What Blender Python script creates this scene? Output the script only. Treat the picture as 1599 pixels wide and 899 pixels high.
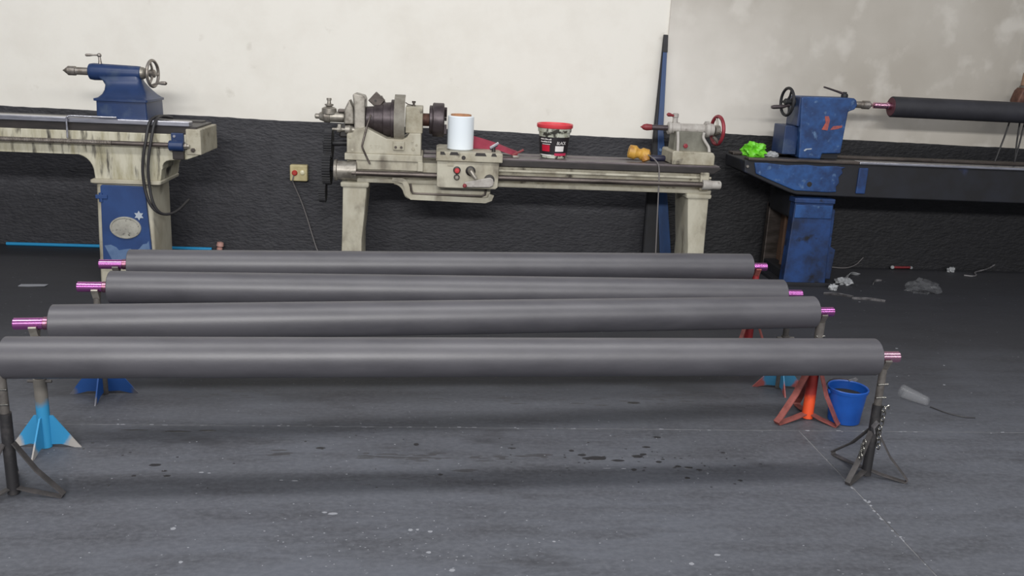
import bpy, bmesh, math, random
from mathutils import Vector, Matrix, noise
PI = math.pi
S = bpy.context.scene
for o in list(bpy.data.objects):
    bpy.data.objects.remove(o)
random.seed(7)

# ------------------------------------------------------------------ camera
F_PX, PITCH, ROLL, YAW, CAM_H = 1367.6, 0.2617, 0.0481, -0.0944, 1.6
cp, sp = math.cos(PITCH), math.sin(PITCH)
fwd = Vector((0, cp, -sp)); r0 = Vector((1, 0, 0)); u0 = Vector((0, sp, cp))
rgt = r0*math.cos(ROLL) + u0*math.sin(ROLL)
upv = u0*math.cos(ROLL) - r0*math.sin(ROLL)
Rz = Matrix.Rotation(YAW, 3, 'Z')
fwd, rgt, upv = Rz @ fwd, Rz @ rgt, Rz @ upv
cam_d = bpy.data.cameras.new('camera')
cam_d.sensor_width = 36.0
cam_d.lens = F_PX/1599*36.0
cam_d.clip_end = 100
cam = bpy.data.objects.new('camera', cam_d)
S.collection.objects.link(cam)
cam.matrix_world = Matrix(((rgt.x, upv.x, -fwd.x, 0), (rgt.y, upv.y, -fwd.y, 0), (rgt.z, upv.z, -fwd.z, CAM_H), (0, 0, 0, 1)))
S.camera = cam

# ------------------------------------------------------------------ world and lamps
W = bpy.data.worlds.new('World'); S.world = W
W.use_nodes = True
W.node_tree.nodes['Background'].inputs[0].default_value = (0.86, 0.90, 1.0, 1)
W.node_tree.nodes['Background'].inputs[1].default_value = 0.27

def strip_light(name, loc, length, width, watts, tilt=0.0, col=(1.0, 0.985, 0.965)):
    d = bpy.data.lights.new(name, 'AREA')
    d.shape = 'RECTANGLE'; d.size = length; d.size_y = width; d.energy = watts; d.color = col
    o = bpy.data.objects.new(name, d)
    o.location = loc; o.rotation_euler = (math.radians(tilt), 0, 0)
    S.collection.objects.link(o)
# a row of fluorescent fittings above the rollers, and the bright row further back over the workshop floor
for x, w_ in ((-2.6, 96), (1.0, 96), (4.6, 42)):
    strip_light('ceiling_strip', (x, 2.75, 4.7), 2.9, 0.55, w_)
for x, w_ in ((-4.8, 60), (-0.8, 450), (3.2, 115), (7.0, 60)):
    strip_light('high_bay_row', (x, -3.5, 3.75), 3.2, 0.45, w_, 62)

vs = S.view_settings
vs.view_transform = 'Standard'; vs.look = 'None'; vs.gamma = 1.0
vs.use_curve_mapping = False
vs.exposure = 0.0
S.display_settings.display_device = 'sRGB'

# ------------------------------------------------------------------ materials
def lin(c):
    return tuple(((v/255)/12.92 if v/255 <= 0.04045 else ((v/255+0.055)/1.055)**2.4) for v in c) + (1.0,)

def mat(name, rgb, rough=0.6, metal=0.0, rgb2=None, scale=8.0, lo=0.4, hi=0.65, bump=0.0, bscale=60.0,
        stretch=(1, 1, 1), rgb3=None, scale3=30.0, lo3=0.62, hi3=0.72, trans=0.0, alpha=1.0, sheen=0.0, spec=0.5, coat=0.0, detail=6):
    m = bpy.data.materials.new(name); m.use_nodes = True
    nt = m.node_tree; N = nt.nodes; L = nt.links
    b = N['Principled BSDF']
    b.inputs['Roughness'].default_value = rough
    b.inputs['Metallic'].default_value = metal
    b.inputs['Specular IOR Level'].default_value = spec
    b.inputs['Transmission Weight'].default_value = trans
    b.inputs['Alpha'].default_value = alpha
    b.inputs['Sheen Weight'].default_value = sheen
    b.inputs['Coat Weight'].default_value = coat
    b.inputs['Base Color'].default_value = lin(rgb)
    tc = N.new('ShaderNodeTexCoord'); mp = N.new('ShaderNodeMapping')
    L.new(tc.outputs['Object'], mp.inputs[0]); mp.inputs['Scale'].default_value = stretch
    col = None
    if rgb2:
        n = N.new('ShaderNodeTexNoise'); n.inputs['Scale'].default_value = scale; n.inputs['Detail'].default_value = detail
        n.inputs['Roughness'].default_value = 0.65
        L.new(mp.outputs[0], n.inputs['Vector'])
        r = N.new('ShaderNodeMapRange'); r.inputs[1].default_value = lo; r.inputs[2].default_value = hi
        L.new(n.outputs['Fac'], r.inputs[0])
        x = N.new('ShaderNodeMix'); x.data_type = 'RGBA'
        x.inputs[6].default_value = lin(rgb); x.inputs[7].default_value = lin(rgb2)
        L.new(r.outputs[0], x.inputs[0]); col = x.outputs[2]
    if rgb3:
        n = N.new('ShaderNodeTexNoise'); n.inputs['Scale'].default_value = scale3; n.inputs['Detail'].default_value = 5
        L.new(mp.outputs[0], n.inputs['Vector'])
        r = N.new('ShaderNodeMapRange'); r.inputs[1].default_value = lo3; r.inputs[2].default_value = hi3
        L.new(n.outputs['Fac'], r.inputs[0])
        x = N.new('ShaderNodeMix'); x.data_type = 'RGBA'
        if col: L.new(col, x.inputs[6])
        else: x.inputs[6].default_value = lin(rgb)
        x.inputs[7].default_value = lin(rgb3)
        L.new(r.outputs[0], x.inputs[0]); col = x.outputs[2]
    if col: L.new(col, b.inputs['Base Color'])
    if bump > 0:
        n = N.new('ShaderNodeTexNoise'); n.inputs['Scale'].default_value = bscale; n.inputs['Detail'].default_value = 5
        L.new(mp.outputs[0], n.inputs['Vector'])
        bp = N.new('ShaderNodeBump'); bp.inputs['Strength'].default_value = bump; bp.inputs['Distance'].default_value = 0.01
        L.new(n.outputs['Fac'], bp.inputs['Height']); L.new(bp.outputs[0], b.inputs['Normal'])
    m['col'] = 0
    return m

M = {}
M['wall_white'] = mat('wall_white', (232, 229, 221), 0.85, rgb2=(224, 220, 211), scale=1.6, lo=0.45, hi=0.7, rgb3=(206, 201, 191), scale3=5.5, lo3=0.66, hi3=0.78, bump=0.08, bscale=25)
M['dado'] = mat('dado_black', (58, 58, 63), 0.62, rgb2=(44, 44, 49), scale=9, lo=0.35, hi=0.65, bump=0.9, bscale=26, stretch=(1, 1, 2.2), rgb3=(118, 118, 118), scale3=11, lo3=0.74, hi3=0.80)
M['dado_dark'] = mat('dado_black_shaded', (36, 36, 39), 0.6, rgb2=(26, 26, 29), scale=9, lo=0.35, hi=0.65, bump=0.8, bscale=26, stretch=(1, 1, 2.2))  # right-hand dado, with the shade under the lathe put into its colour
M['rubber'] = mat('roller_rubber', (76, 75, 80), 0.46, rgb2=(66, 65, 70), scale=5, stretch=(0.6, 2, 2), bump=0.03, bscale=90, spec=0.62)
M['rubber_dark'] = mat('roller_rubber_black', (44, 44, 50), 0.6, rgb2=(36, 36, 41), scale=7, bump=0.05, bscale=90)
M['journal'] = mat('journal_magenta', (206, 120, 194), 0.20, 1.0)
M['journal_pink'] = mat('journal_pink', (222, 166, 190), 0.20, 1.0)
M['journal_collar'] = mat('journal_collar', (176, 122, 150), 0.32, 1.0, rgb2=(130, 86, 92), scale=60)
M['beige'] = mat('machine_beige', (182, 178, 162), 0.55, rgb2=(156, 149, 131), scale=5, lo=0.40, hi=0.66, rgb3=(78, 68, 56), scale3=7, lo3=0.55, hi3=0.78, stretch=(1, 1, 0.6), bump=0.06, bscale=30)
M['beige_worn'] = mat('machine_beige_worn', (172, 167, 150), 0.5, rgb2=(138, 130, 110), scale=7, lo=0.42, hi=0.66, rgb3=(60, 52, 42), scale3=16, lo3=0.58, hi3=0.74, bump=0.06, bscale=30)
M['bed_streaked'] = mat('bed_streaked', (188, 184, 166), 0.5, rgb2=(150, 144, 118), scale=6, lo=0.42, hi=0.66, rgb3=(46, 42, 38), scale3=9, lo3=0.55, hi3=0.68, stretch=(2.6, 1, 0.5))
M['grey_green'] = mat('grey_green_paint', (120, 119, 108), 0.55, rgb2=(96, 94, 84), scale=8)
M['grey_paint'] = mat('light_grey_paint', (176, 172, 166), 0.45, rgb2=(150, 144, 138), scale=10, rgb3=(88, 76, 70), scale3=18, lo3=0.60, hi3=0.76)
M['blue'] = mat('machine_blue', (32, 54, 96), 0.40, rgb2=(26, 46, 82), scale=5, rgb3=(78, 92, 108), scale3=6, lo3=0.56, hi3=0.80)
M['blue_door'] = mat('door_blue', (34, 64, 114), 0.5, rgb2=(28, 54, 100), scale=5)
M['blue_right'] = mat('worn_royal_blue', (38, 78, 134), 0.5, rgb2=(26, 50, 92), scale=6, lo=0.38, hi=0.60, rgb3=(84, 112, 148), scale3=18, lo3=0.60, hi3=0.72)
M['blue_grimy'] = mat('grimy_blue', (30, 62, 114), 0.55, rgb2=(22, 34, 60), scale=4, lo=0.40, hi=0.62, rgb3=(18, 20, 28), scale3=11, lo3=0.60, hi3=0.72)
M['machine_black'] = mat('greasy_black', (22, 22, 26), 0.6, rgb2=(28, 30, 38), scale=5, rgb3=(42, 50, 78), scale3=3.4, lo3=0.63, hi3=0.72)
M['steel'] = mat('bright_steel', (214, 214, 222), 0.28, 1.0, rgb2=(180, 180, 188), scale=20, stretch=(0.3, 3, 3))
M['steel_brown'] = mat('oily_steel', (102, 94, 90), 0.42, 0.7, rgb2=(68, 62, 58), scale=10, stretch=(0.4, 2, 2))
M['steel_dark'] = mat('dark_steel', (80, 72, 75), 0.42, 0.5, rgb2=(56, 48, 50), scale=14)
M['steel_grey'] = mat('grey_steel', (158, 152, 146), 0.38, 0.75, rgb2=(120, 112, 104), scale=16)
M['steel_pale'] = mat('pale_cast_steel', (160, 155, 146), 0.42, 0.55, rgb2=(104, 98, 90), scale=14, lo=0.42, hi=0.68)
M['rusty'] = mat('rusty_spindle', (104, 72, 60), 0.6, 0.3, rgb2=(70, 46, 40), scale=18)
M['oil_black'] = mat('oily_black_way', (32, 29, 29), 0.45, rgb2=(50, 45, 43), scale=7, stretch=(0.6, 2, 2))
M['bed_top'] = mat('worn_bed_top', (112, 104, 106), 0.42, 0.2, rgb2=(74, 68, 70), scale=6, stretch=(0.5, 2, 2))
M['black'] = mat('black_paint', (26, 26, 29), 0.6, rgb2=(36, 36, 40), scale=10)
M['cable'] = mat('black_cable', (42, 41, 43), 0.5)
M['cable_grey'] = mat('grey_cable', (112, 108, 108), 0.5)
M['red'] = mat('red_knob', (186, 52, 58), 0.42)
M['red_wheel'] = mat('red_rim', (146, 46, 58), 0.42, rgb2=(120, 40, 48), scale=20)
M['red_dark'] = mat('red_tip', (134, 46, 52), 0.5, rgb2=(110, 40, 44), scale=20)
M['white_film'] = mat('white_film', (226, 234, 240), 0.22, spec=0.5)
M['card'] = mat('cardboard', (176, 128, 92), 0.85, rgb2=(150, 106, 76), scale=20)
M['lid_red'] = mat('red_plastic', (214, 66, 76), 0.38)
M['pail_white'] = mat('grubby_white_pail', (196, 198, 186), 0.5, rgb2=(150, 152, 132), scale=14, rgb3=(48, 46, 40), scale3=22, lo3=0.50, hi3=0.60)
M['print_black'] = mat('black_print', (34, 30, 34), 0.45)
M['print_red'] = mat('red_print', (190, 22, 52), 0.45)
M['print_crimson'] = mat('crimson_print', (190, 50, 84), 0.45)
M['print_white'] = mat('white_print', (226, 222, 220), 0.5)
M['red_cloth'] = mat('red_cloth', (152, 54, 74), 0.8, rgb2=(132, 42, 60), scale=14)
M['yellow'] = mat('yellow_plastic', (200, 154, 66), 0.5, rgb2=(150, 100, 44), scale=12, lo=0.45, hi=0.65)
M['navy'] = mat('navy_plastic', (38, 38, 58), 0.42)
M['green_bag'] = mat('green_plastic', (112, 204, 44), 0.42, rgb2=(84, 168, 34), scale=16)
M['white_rag'] = mat('white_rag', (172, 174, 176), 0.7, rgb2=(120, 122, 126), scale=20)
M['grey_scrap'] = mat('grey_scrap', (118, 116, 118), 0.6, rgb2=(64, 62, 64), scale=24)
M['switch'] = mat('cream_switch', (196, 184, 142), 0.45, rgb2=(176, 164, 120), scale=20)
M['button_red'] = mat('button_red', (176, 50, 40), 0.4)
M['button_white'] = mat('button_white', (222, 216, 184), 0.3)
M['post_blue'] = mat('post_blue', (28, 62, 108), 0.42, rgb2=(22, 48, 86), scale=7, stretch=(2, 2, 0.4))
M['pipe_blue'] = mat('pipe_blue', (44, 150, 204), 0.35)
M['bucket_blue'] = mat('bucket_blue', (24, 80, 164), 0.36, rgb2=(20, 70, 148), scale=8)
M['sludge'] = mat('black_sludge', (22, 22, 24), 0.7, bump=0.6, bscale=30)
M['clear'] = mat('clear_plastic', (190, 192, 196), 0.12, alpha=0.07, spec=1.0)
M['stand_black'] = mat('stand_black', (38, 37, 39), 0.5, rgb2=(64, 61, 61), scale=14, lo=0.5, hi=0.7)
M['stand_grey'] = mat('stand_grey', (96, 92, 88), 0.55, rgb2=(66, 62, 60), scale=16)
M['stand_orange'] = mat('stand_orange', (226, 80, 40), 0.45, rgb2=(190, 54, 32), scale=9)
M['strap_red'] = mat('strap_red', (146, 82, 75), 0.55, rgb2=(104, 54, 50), scale=12)
M['stand_red'] = mat('stand_red', (140, 36, 40), 0.5, rgb2=(110, 30, 34), scale=12)
M['strap_dark'] = mat('strap_dark', (56, 54, 54), 0.6, rgb2=(76, 72, 72), scale=20)
M['chain'] = mat('bright_chain', (150, 148, 142), 0.3, 1.0)
M['wood_rust'] = mat('brown_rust', (96, 72, 56), 0.8, rgb2=(66, 48, 40), scale=5, stretch=(1, 3, 0.6))
M['plate'] = mat('cast_nameplate', (170, 168, 158), 0.5, 0.2, rgb2=(140, 138, 130), scale=12, rgb3=(64, 62, 60), scale3=40, lo3=0.60, hi3=0.70)
M['star'] = mat('star_white', (164, 172, 182), 0.5)
M['worn_blue'] = mat('worn_paler_blue', (88, 112, 146), 0.6, rgb2=(74, 98, 134), scale=16)
M['orange_flake'] = mat('orange_flake', (172, 84, 70), 0.6, rgb2=(130, 70, 76), scale=30)
M['tan'] = mat('tan_grip', (150, 120, 98), 0.6)
M['oil'] = mat('oil_stain', (34, 34, 38), 0.35)
M['oil_faint'] = mat('oil_stain_faint', (58, 58, 62), 0.55, rgb2=(66, 67, 72), scale=22)
M['speck'] = mat('pale_speck', (132, 134, 140), 0.7)
M['joint'] = mat('joint_dust', (112, 113, 116), 0.9, rgb2=(76, 76, 79), scale=9, rgb3=(170, 172, 176), scale3=14, lo3=0.60, hi3=0.70)

M['plug_pink'] = mat('pinkish_plastic', (196, 152, 142), 0.5)
M['guard_grey'] = mat('guard_grey', (134, 130, 120), 0.6, rgb2=(106, 100, 90), scale=10)
M['end_dark'] = mat('roller_end', (84, 44, 54), 0.6)
def fin_mat(name, inner, outer, r_split):
    """paint that stops part-way along the fin: inner colour near the pole, bare colour at the tips"""
    m = mat(name, inner, 0.5)
    nt = m.node_tree; N = nt.nodes; L = nt.links; b = N['Principled BSDF']
    tc = N.new('ShaderNodeTexCoord'); sx = N.new('ShaderNodeSeparateXYZ'); L.new(tc.outputs['Object'], sx.inputs[0])
    mx = N.new('ShaderNodeVectorMath'); mx.operation = 'MULTIPLY'; mx.inputs[1].default_value = (1, 1, 0)
    L.new(tc.outputs['Object'], mx.inputs[0])
    ln = N.new('ShaderNodeVectorMath'); ln.operation = 'LENGTH'; L.new(mx.outputs[0], ln.inputs[0])
    n = N.new('ShaderNodeTexNoise'); n.inputs['Scale'].default_value = 22; L.new(tc.outputs['Object'], n.inputs['Vector'])
    a = N.new('ShaderNodeMath'); a.operation = 'MULTIPLY_ADD'; a.inputs[1].default_value = 0.05; L.new(n.outputs['Fac'], a.inputs[0]); L.new(ln.outputs['Value'], a.inputs[2])
    z = N.new('ShaderNodeMath'); z.operation = 'MULTIPLY_ADD'; z.inputs[1].default_value = -0.35; L.new(sx.outputs['Z'], z.inputs[0]); L.new(a.outputs[0], z.inputs[2])
    r = N.new('ShaderNodeMapRange'); r.inputs[1].default_value = r_split; r.inputs[2].default_value = r_split + 0.02
    L.new(z.outputs[0], r.inputs[0])
    x = N.new('ShaderNodeMix'); x.data_type = 'RGBA'; x.inputs[6].default_value = lin(inner); x.inputs[7].default_value = lin(outer)
    L.new(r.outputs[0], x.inputs[0]); L.new(x.outputs[2], b.inputs['Base Color'])
    return m
M['fin_light'] = fin_mat('fin_light_blue', (50, 138, 186), (160, 156, 152), 0.095)
M['fin_dark'] = fin_mat('fin_dark_blue', (28, 78, 146), (96, 96, 104), 0.135)
M['fin_pink'] = fin_mat('fin_blue_pink_tips', (62, 132, 170), (164, 88, 84), 0.080)
def pole_mat(name, low, high, zs):
    m = mat(name, low, 0.5)
    nt = m.node_tree; N = nt.nodes; L = nt.links; b = N['Principled BSDF']
    tc = N.new('ShaderNodeTexCoord'); sx = N.new('ShaderNodeSeparateXYZ'); L.new(tc.outputs['Object'], sx.inputs[0])
    n = N.new('ShaderNodeTexNoise'); n.inputs['Scale'].default_value = 25; L.new(tc.outputs['Object'], n.inputs['Vector'])
    a = N.new('ShaderNodeMath'); a.operation = 'MULTIPLY_ADD'; a.inputs[1].default_value = 0.06; L.new(n.outputs['Fac'], a.inputs[0]); L.new(sx.outputs['Z'], a.inputs[2])
    r = N.new('ShaderNodeMapRange'); r.inputs[1].default_value = zs; r.inputs[2].default_value = zs+0.04; L.new(a.outputs[0], r.inputs[0])
    x = N.new('ShaderNodeMix'); x.data_type = 'RGBA'; x.inputs[6].default_value = lin(low); x.inputs[7].default_value = lin(high)
    L.new(r.outputs[0], x.inputs[0]); L.new(x.outputs[2], b.inputs['Base Color'])
    return m
M['pole_blue'] = pole_mat('pole_blue', (48, 138, 186), (112, 108, 102), 0.20)
M['pole_orange'] = pole_mat('pole_orange', (228, 84, 42), (138, 40, 34), 0.12)

def floor_mat():
    m = bpy.data.materials.new('painted_concrete'); m.use_nodes = True
    nt = m.node_tree; N = nt.nodes; L = nt.links; b = N['Principled BSDF']
    geo = N.new('ShaderNodeNewGeometry')
    def noise_(scale, lo, hi, stretch=(1, 1, 1), det=6, off=(0, 0, 0)):
        mp = N.new('ShaderNodeMapping'); mp.inputs['Scale'].default_value = stretch; mp.inputs['Location'].default_value = off
        L.new(geo.outputs['Position'], mp.inputs[0])
        n = N.new('ShaderNodeTexNoise'); n.inputs['Scale'].default_value = scale; n.inputs['Detail'].default_value = det
        n.inputs['Roughness'].default_value = 0.62
        L.new(mp.outputs[0], n.inputs['Vector'])
        r = N.new('ShaderNodeMapRange'); r.inputs[1].default_value = lo; r.inputs[2].default_value = hi
        L.new(n.outputs['Fac'], r.inputs[0]); return r.outputs[0], n
    def mix(a, c, fac, k=1.0):
        x = N.new('ShaderNodeMix'); x.data_type = 'RGBA'
        if isinstance(a, tuple): x.inputs[6].default_value = a
        else: L.new(a, x.inputs[6])
        x.inputs[7].default_value = c
        if k != 1.0:
            q = N.new('ShaderNodeMath'); q.operation = 'MULTIPLY'; q.inputs[1].default_value = k; L.new(fac, q.inputs[0]); fac = q.outputs[0]
        L.new(fac, x.inputs[0]); return x.outputs[2]
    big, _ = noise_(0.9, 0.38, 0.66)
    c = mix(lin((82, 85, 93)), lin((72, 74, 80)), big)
    streak, _ = noise_(5, 0.45, 0.7, (0.35, 1.6, 1))
    c = mix(c, lin((56, 57, 62)), streak, 0.85)
    fine, fn = noise_(55, 0.4, 0.75, (0.7, 1, 1))
    c = mix(c, lin((102, 104, 111)), fine, 0.5)
    # darker towards the back wall: rubber dust plus the back's dimness painted in
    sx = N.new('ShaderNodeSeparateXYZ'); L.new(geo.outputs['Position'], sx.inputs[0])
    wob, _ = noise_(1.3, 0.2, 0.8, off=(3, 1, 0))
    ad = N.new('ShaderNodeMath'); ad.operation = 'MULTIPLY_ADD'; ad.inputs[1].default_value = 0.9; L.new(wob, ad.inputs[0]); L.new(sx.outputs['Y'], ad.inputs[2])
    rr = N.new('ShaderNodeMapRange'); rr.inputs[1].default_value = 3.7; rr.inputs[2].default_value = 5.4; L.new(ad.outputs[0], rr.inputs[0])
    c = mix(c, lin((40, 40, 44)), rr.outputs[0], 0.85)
    # damp dark blotches
    blot, _ = noise_(2.3, 0.60, 0.70, (0.6, 1.3, 1), off=(7.3, 2.2, 0))
    c = mix(c, lin((42, 42, 46)), blot, 0.6)
    # pale paint dust
    sp_, _ = noise_(38, 0.69, 0.73, (1, 1.2, 1), 3, off=(1.7, 0.3, 0))
    c = mix(c, lin((132, 134, 140)), sp_, 0.75)
    sp2, _ = noise_(11, 0.70, 0.76, (1, 1.4, 1), 8, off=(4.7, 6.3, 0))
    c = mix(c, lin((120, 122, 128)), sp2, 0.5)
    L.new(c, b.inputs['Base Color'])
    b.inputs['Roughness'].default_value = 0.62
    bp = N.new('ShaderNodeBump'); bp.inputs['Strength'].default_value = 0.12; bp.inputs['Distance'].default_value = 0.004
    L.new(fn.outputs['Fac'], bp.inputs['Height']); L.new(bp.outputs[0], b.inputs['Normal'])
    return m
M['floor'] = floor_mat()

def grey_wall_mat():
    m = bpy.data.materials.new('grey_plaster'); m.use_nodes = True
    nt = m.node_tree; N = nt.nodes; L = nt.links; b = N['Principled BSDF']
    geo = N.new('ShaderNodeNewGeometry')
    sx = N.new('ShaderNodeSeparateXYZ'); L.new(geo.outputs['Position'], sx.inputs[0])
    def nz(scale, lo, hi, st=(1, 1, 1), off=(0, 0, 0), det=6):
        mp = N.new('ShaderNodeMapping'); mp.inputs['Scale'].default_value = st; mp.inputs['Location'].default_value = off
        L.new(geo.outputs['Position'], mp.inputs[0])
        n = N.new('ShaderNodeTexNoise'); n.inputs['Scale'].default_value = scale; n.inputs['Detail'].default_value = det
        L.new(mp.outputs[0], n.inputs['Vector'])
        r = N.new('ShaderNodeMapRange'); r.inputs[1].default_value = lo; r.inputs[2].default_value = hi
        L.new(n.outputs['Fac'], r.inputs[0]); return r.outputs[0]
    def mix(a, c, fac, k=1.0):
        x = N.new('ShaderNodeMix'); x.data_type = 'RGBA'
        if isinstance(a, tuple): x.inputs[6].default_value = a
        else: L.new(a, x.inputs[6])
        x.inputs[7].default_value = c
        q = N.new('ShaderNodeMath'); q.operation = 'MULTIPLY'; q.inputs[1].default_value = k; L.new(fac, q.inputs[0])
        L.new(q.outputs[0], x.inputs[0]); return x.outputs[2]
    c = mix(lin((186, 181, 172)), lin((172, 166, 156)), nz(1.8, 0.35, 0.65), 0.9)
    c = mix(c, lin((212, 208, 200)), nz(3.2, 0.54, 0.66, off=(2, 0, 5)), 0.5)
    # whitewash brushed over the left and lower part of the plaster
    a = N.new('ShaderNodeMath'); a.operation = 'MULTIPLY_ADD'; a.inputs[1].default_value = 1.1
    L.new(sx.outputs['Z'], a.inputs[0]); L.new(sx.outputs['X'], a.inputs[2])
    w = N.new('ShaderNodeMath'); w.operation = 'MULTIPLY_ADD'; w.inputs[1].default_value = 1.5
    L.new(nz(1.6, 0.2, 0.8, off=(1, 3, 2)), w.inputs[0]); L.new(a.outputs[0], w.inputs[2])
    r = N.new('ShaderNodeMapRange'); r.inputs[1].default_value = 5.6; r.inputs[2].default_value = 3.9; L.new(w.outputs[0], r.inputs[0])
    c = mix(c, lin((228, 224, 217)), r.outputs[0], 0.85)
    L.new(c, b.inputs['Base Color']); b.inputs['Roughness'].default_value = 0.85
    return m
M['wall_grey'] = grey_wall_mat()

# ------------------------------------------------------------------ mesh helpers
WLOC = {}
def wloc(o):
    return WLOC.get(o.name, Vector((0, 0, 0))) if o else Vector((0, 0, 0))

def obj(name, bm, m, parent=None, smooth=False, bevel=0.0, origin=None, seg=2):
    """link bm (built in world coordinates) as one mesh object"""
    me = bpy.data.meshes.new(name)
    bmesh.ops.recalc_face_normals(bm, faces=bm.faces)
    o = bpy.data.objects.new(name, me)
    S.collection.objects.link(o)
    base = wloc(parent)
    own = Vector(origin) if origin is not None else base
    bmesh.ops.translate(bm, verts=bm.verts, vec=-own)
    bm.to_mesh(me); bm.free()
    WLOC[o.name] = own
    if parent: o.parent = parent
    o.location = own - base
    me.materials.append(M[m])
    if smooth:
        for p in me.polygons: p.use_smooth = True
        try: me.set_sharp_from_angle(angle=math.radians(38))
        except Exception: pass
    if bevel > 0:
        md = o.modifiers.new('bevel', 'BEVEL'); md.width = bevel; md.segments = seg; md.limit_method = 'ANGLE'; md.angle_limit = math.radians(40)
    return o

def thing(name, label, cat, loc, group=None):
    o = bpy.data.objects.new(name, None); S.collection.objects.link(o)
    o.empty_display_size = 0.05
    o.location = loc; WLOC[o.name] = Vector(loc)
    o['label'] = label; o['category'] = cat
    if group: o['group'] = group
    return o
def tag(o, label, cat, group=None):
    o['label'] = label; o['category'] = cat
    if group: o['group'] = group
    return o
def struct(o):
    o['kind'] = 'structure'; return o

def B(): return bmesh.new()
def box(bm, x0, x1, y0, y1, z0, z1):
    v = [bm.verts.new(p) for p in ((x0, y0, z0), (x1, y0, z0), (x1, y1, z0), (x0, y1, z0), (x0, y0, z1), (x1, y0, z1), (x1, y1, z1), (x0, y1, z1))]
    for f in ((0, 1, 2, 3), (4, 5, 6, 7), (0, 1, 5, 4), (1, 2, 6, 5), (2, 3, 7, 6), (3, 0, 4, 7)): bm.faces.new([v[i] for i in f])
    return bm
def prism(bm, pts, y0, y1):
    """X-Z outline pulled along Y"""
    a = [bm.verts.new((x, y0, z)) for x, z in pts]; b = [bm.verts.new((x, y1, z)) for x, z in pts]
    n = len(pts)
    bm.faces.new(a); bm.faces.new(b[::-1])
    for i in range(n): bm.faces.new((a[i], a[(i+1) % n], b[(i+1) % n], b[i]))
    return bm
def loft(bm, rings, cap=True, closed=True):
    R = [[bm.verts.new(p) for p in r] for r in rings]
    n = len(R[0])
    for a, b in zip(R, R[1:]):
        for i in range(n if closed else n-1):
            bm.faces.new((a[i], a[(i+1) % n], b[(i+1) % n], b[i]))
    if cap:
        bm.faces.new(R[0][::-1]); bm.faces.new(R[-1])
    return bm
def frame_for(d):
    d = Vector(d).normalized()
    a = Vector((0, 0, 1)) if abs(d.z) < 0.9 else Vector((1, 0, 0))
    u = d.cross(a).normalized(); v = d.cross(u).normalized()
    return d, u, v
def lathe(bm, prof, org, axis, seg=32, cap=True):
    """prof = [(t, r)] along axis from org"""
    d, u, v = frame_for(axis); org = Vector(org)
    rings = []
    for t, r in prof:
        rings.append([org + d*t + (u*math.cos(2*PI*k/seg) + v*math.sin(2*PI*k/seg))*max(r, 1e-4) for k in range(seg)])
    return loft(bm, rings, cap)
def cyl(bm, p0, p1, r, seg=20, r2=None):
    p0, p1 = Vector(p0), Vector(p1)
    return lathe(bm, [(0, r), ((p1-p0).length, r if r2 is None else r2)], p0, p1-p0, seg)
def tube(bm, pts, r, seg=10):
    pts = [Vector(p) for p in pts]
    d0, u, v = frame_for(pts[1]-pts[0])
    rings = []
    for i, p in enumerate(pts):
        d = (pts[min(i+1, len(pts)-1)] - pts[max(i-1, 0)]).normalized()
        u = (u - d*u.dot(d)).normalized(); v = d.cross(u)
        rr = r[i] if isinstance(r, (list, tuple)) else r
        rings.append([p + (u*math.cos(2*PI*k/seg) + v*math.sin(2*PI*k/seg))*rr for k in range(seg)])
    return loft(bm, rings)
def spline(ctrl, n=8):
    P = [Vector(c) for c in ctrl]; P = [P[0]*2-P[1]] + P + [P[-1]*2-P[-2]]
    out = []
    for i in range(1, len(P)-2):
        for k in range(n):
            t = k/n; a, b, c, d = P[i-1], P[i], P[i+1], P[i+2]
            out.append(0.5*((2*b) + (c-a)*t + (2*a-5*b+4*c-d)*t*t + (-a+3*b-3*c+d)*t**3))
    out.append(P[-2]); return out
def torus(bm, c, axis, R, r, seg=40, rs=10, sy=1.0):
    d, u, v = frame_for(axis); c = Vector(c)
    V = []
    for i in range(seg):
        a = 2*PI*i/seg; e = u*math.cos(a) + v*math.sin(a)*sy
        V.append([bm.verts.new(c + e*R + (e.normalized()*math.cos(2*PI*k/rs) + d*math.sin(2*PI*k/rs))*r) for k in range(rs)])
    for i in range(seg):
        for k in range(rs):
            bm.faces.new((V[i][k], V[(i+1) % seg][k], V[(i+1) % seg][(k+1) % rs], V[i][(k+1) % rs]))
    return bm
def sphere(bm, c, r, sx=1, sy=1, sz=1, u=16, v=10):
    bmesh.ops.create_uvsphere(bm, u_segments=u, v_segments=v, radius=r, matrix=Matrix.Translation(Vector(c)) @ Matrix.Diagonal((sx, sy, sz, 1)))
    return bm
def rr_ring(xl, xr, y0, y1, z, c, n=4):
    """rounded rectangle ring at height z"""
    out = []
    for cx_, cy_, a0 in ((xr-c, y1-c, 0), (xl+c, y1-c, PI/2), (xl+c, y0+c, PI), (xr-c, y0+c, 3*PI/2)):
        for k in range(n+1):
            a = a0 + PI/2*k/n
            out.append((cx_ + c*math.cos(a), cy_ + c*math.sin(a), z))
    return out
def strap(bm, pts, w, t):
    """flat bar swept along pts, width w across (horizontal normal to path plane), thickness t"""
    pts = [Vector(p) for p in pts]
    pl = (pts[1]-pts[0]).cross(pts[-1]-pts[0])
    side = pl.normalized() if pl.length > 1e-6 else Vector((0, 1, 0))
    rings = []
    for i, p in enumerate(pts):
        d = (pts[min(i+1, len(pts)-1)] - pts[max(i-1, 0)]).normalized()
        n = d.cross(side).normalized()
        rings.append([p + side*w/2 + n*t/2, p - side*w/2 + n*t/2, p - side*w/2 - n*t/2, p + side*w/2 - n*t/2])
    return loft(bm, rings)
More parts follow.
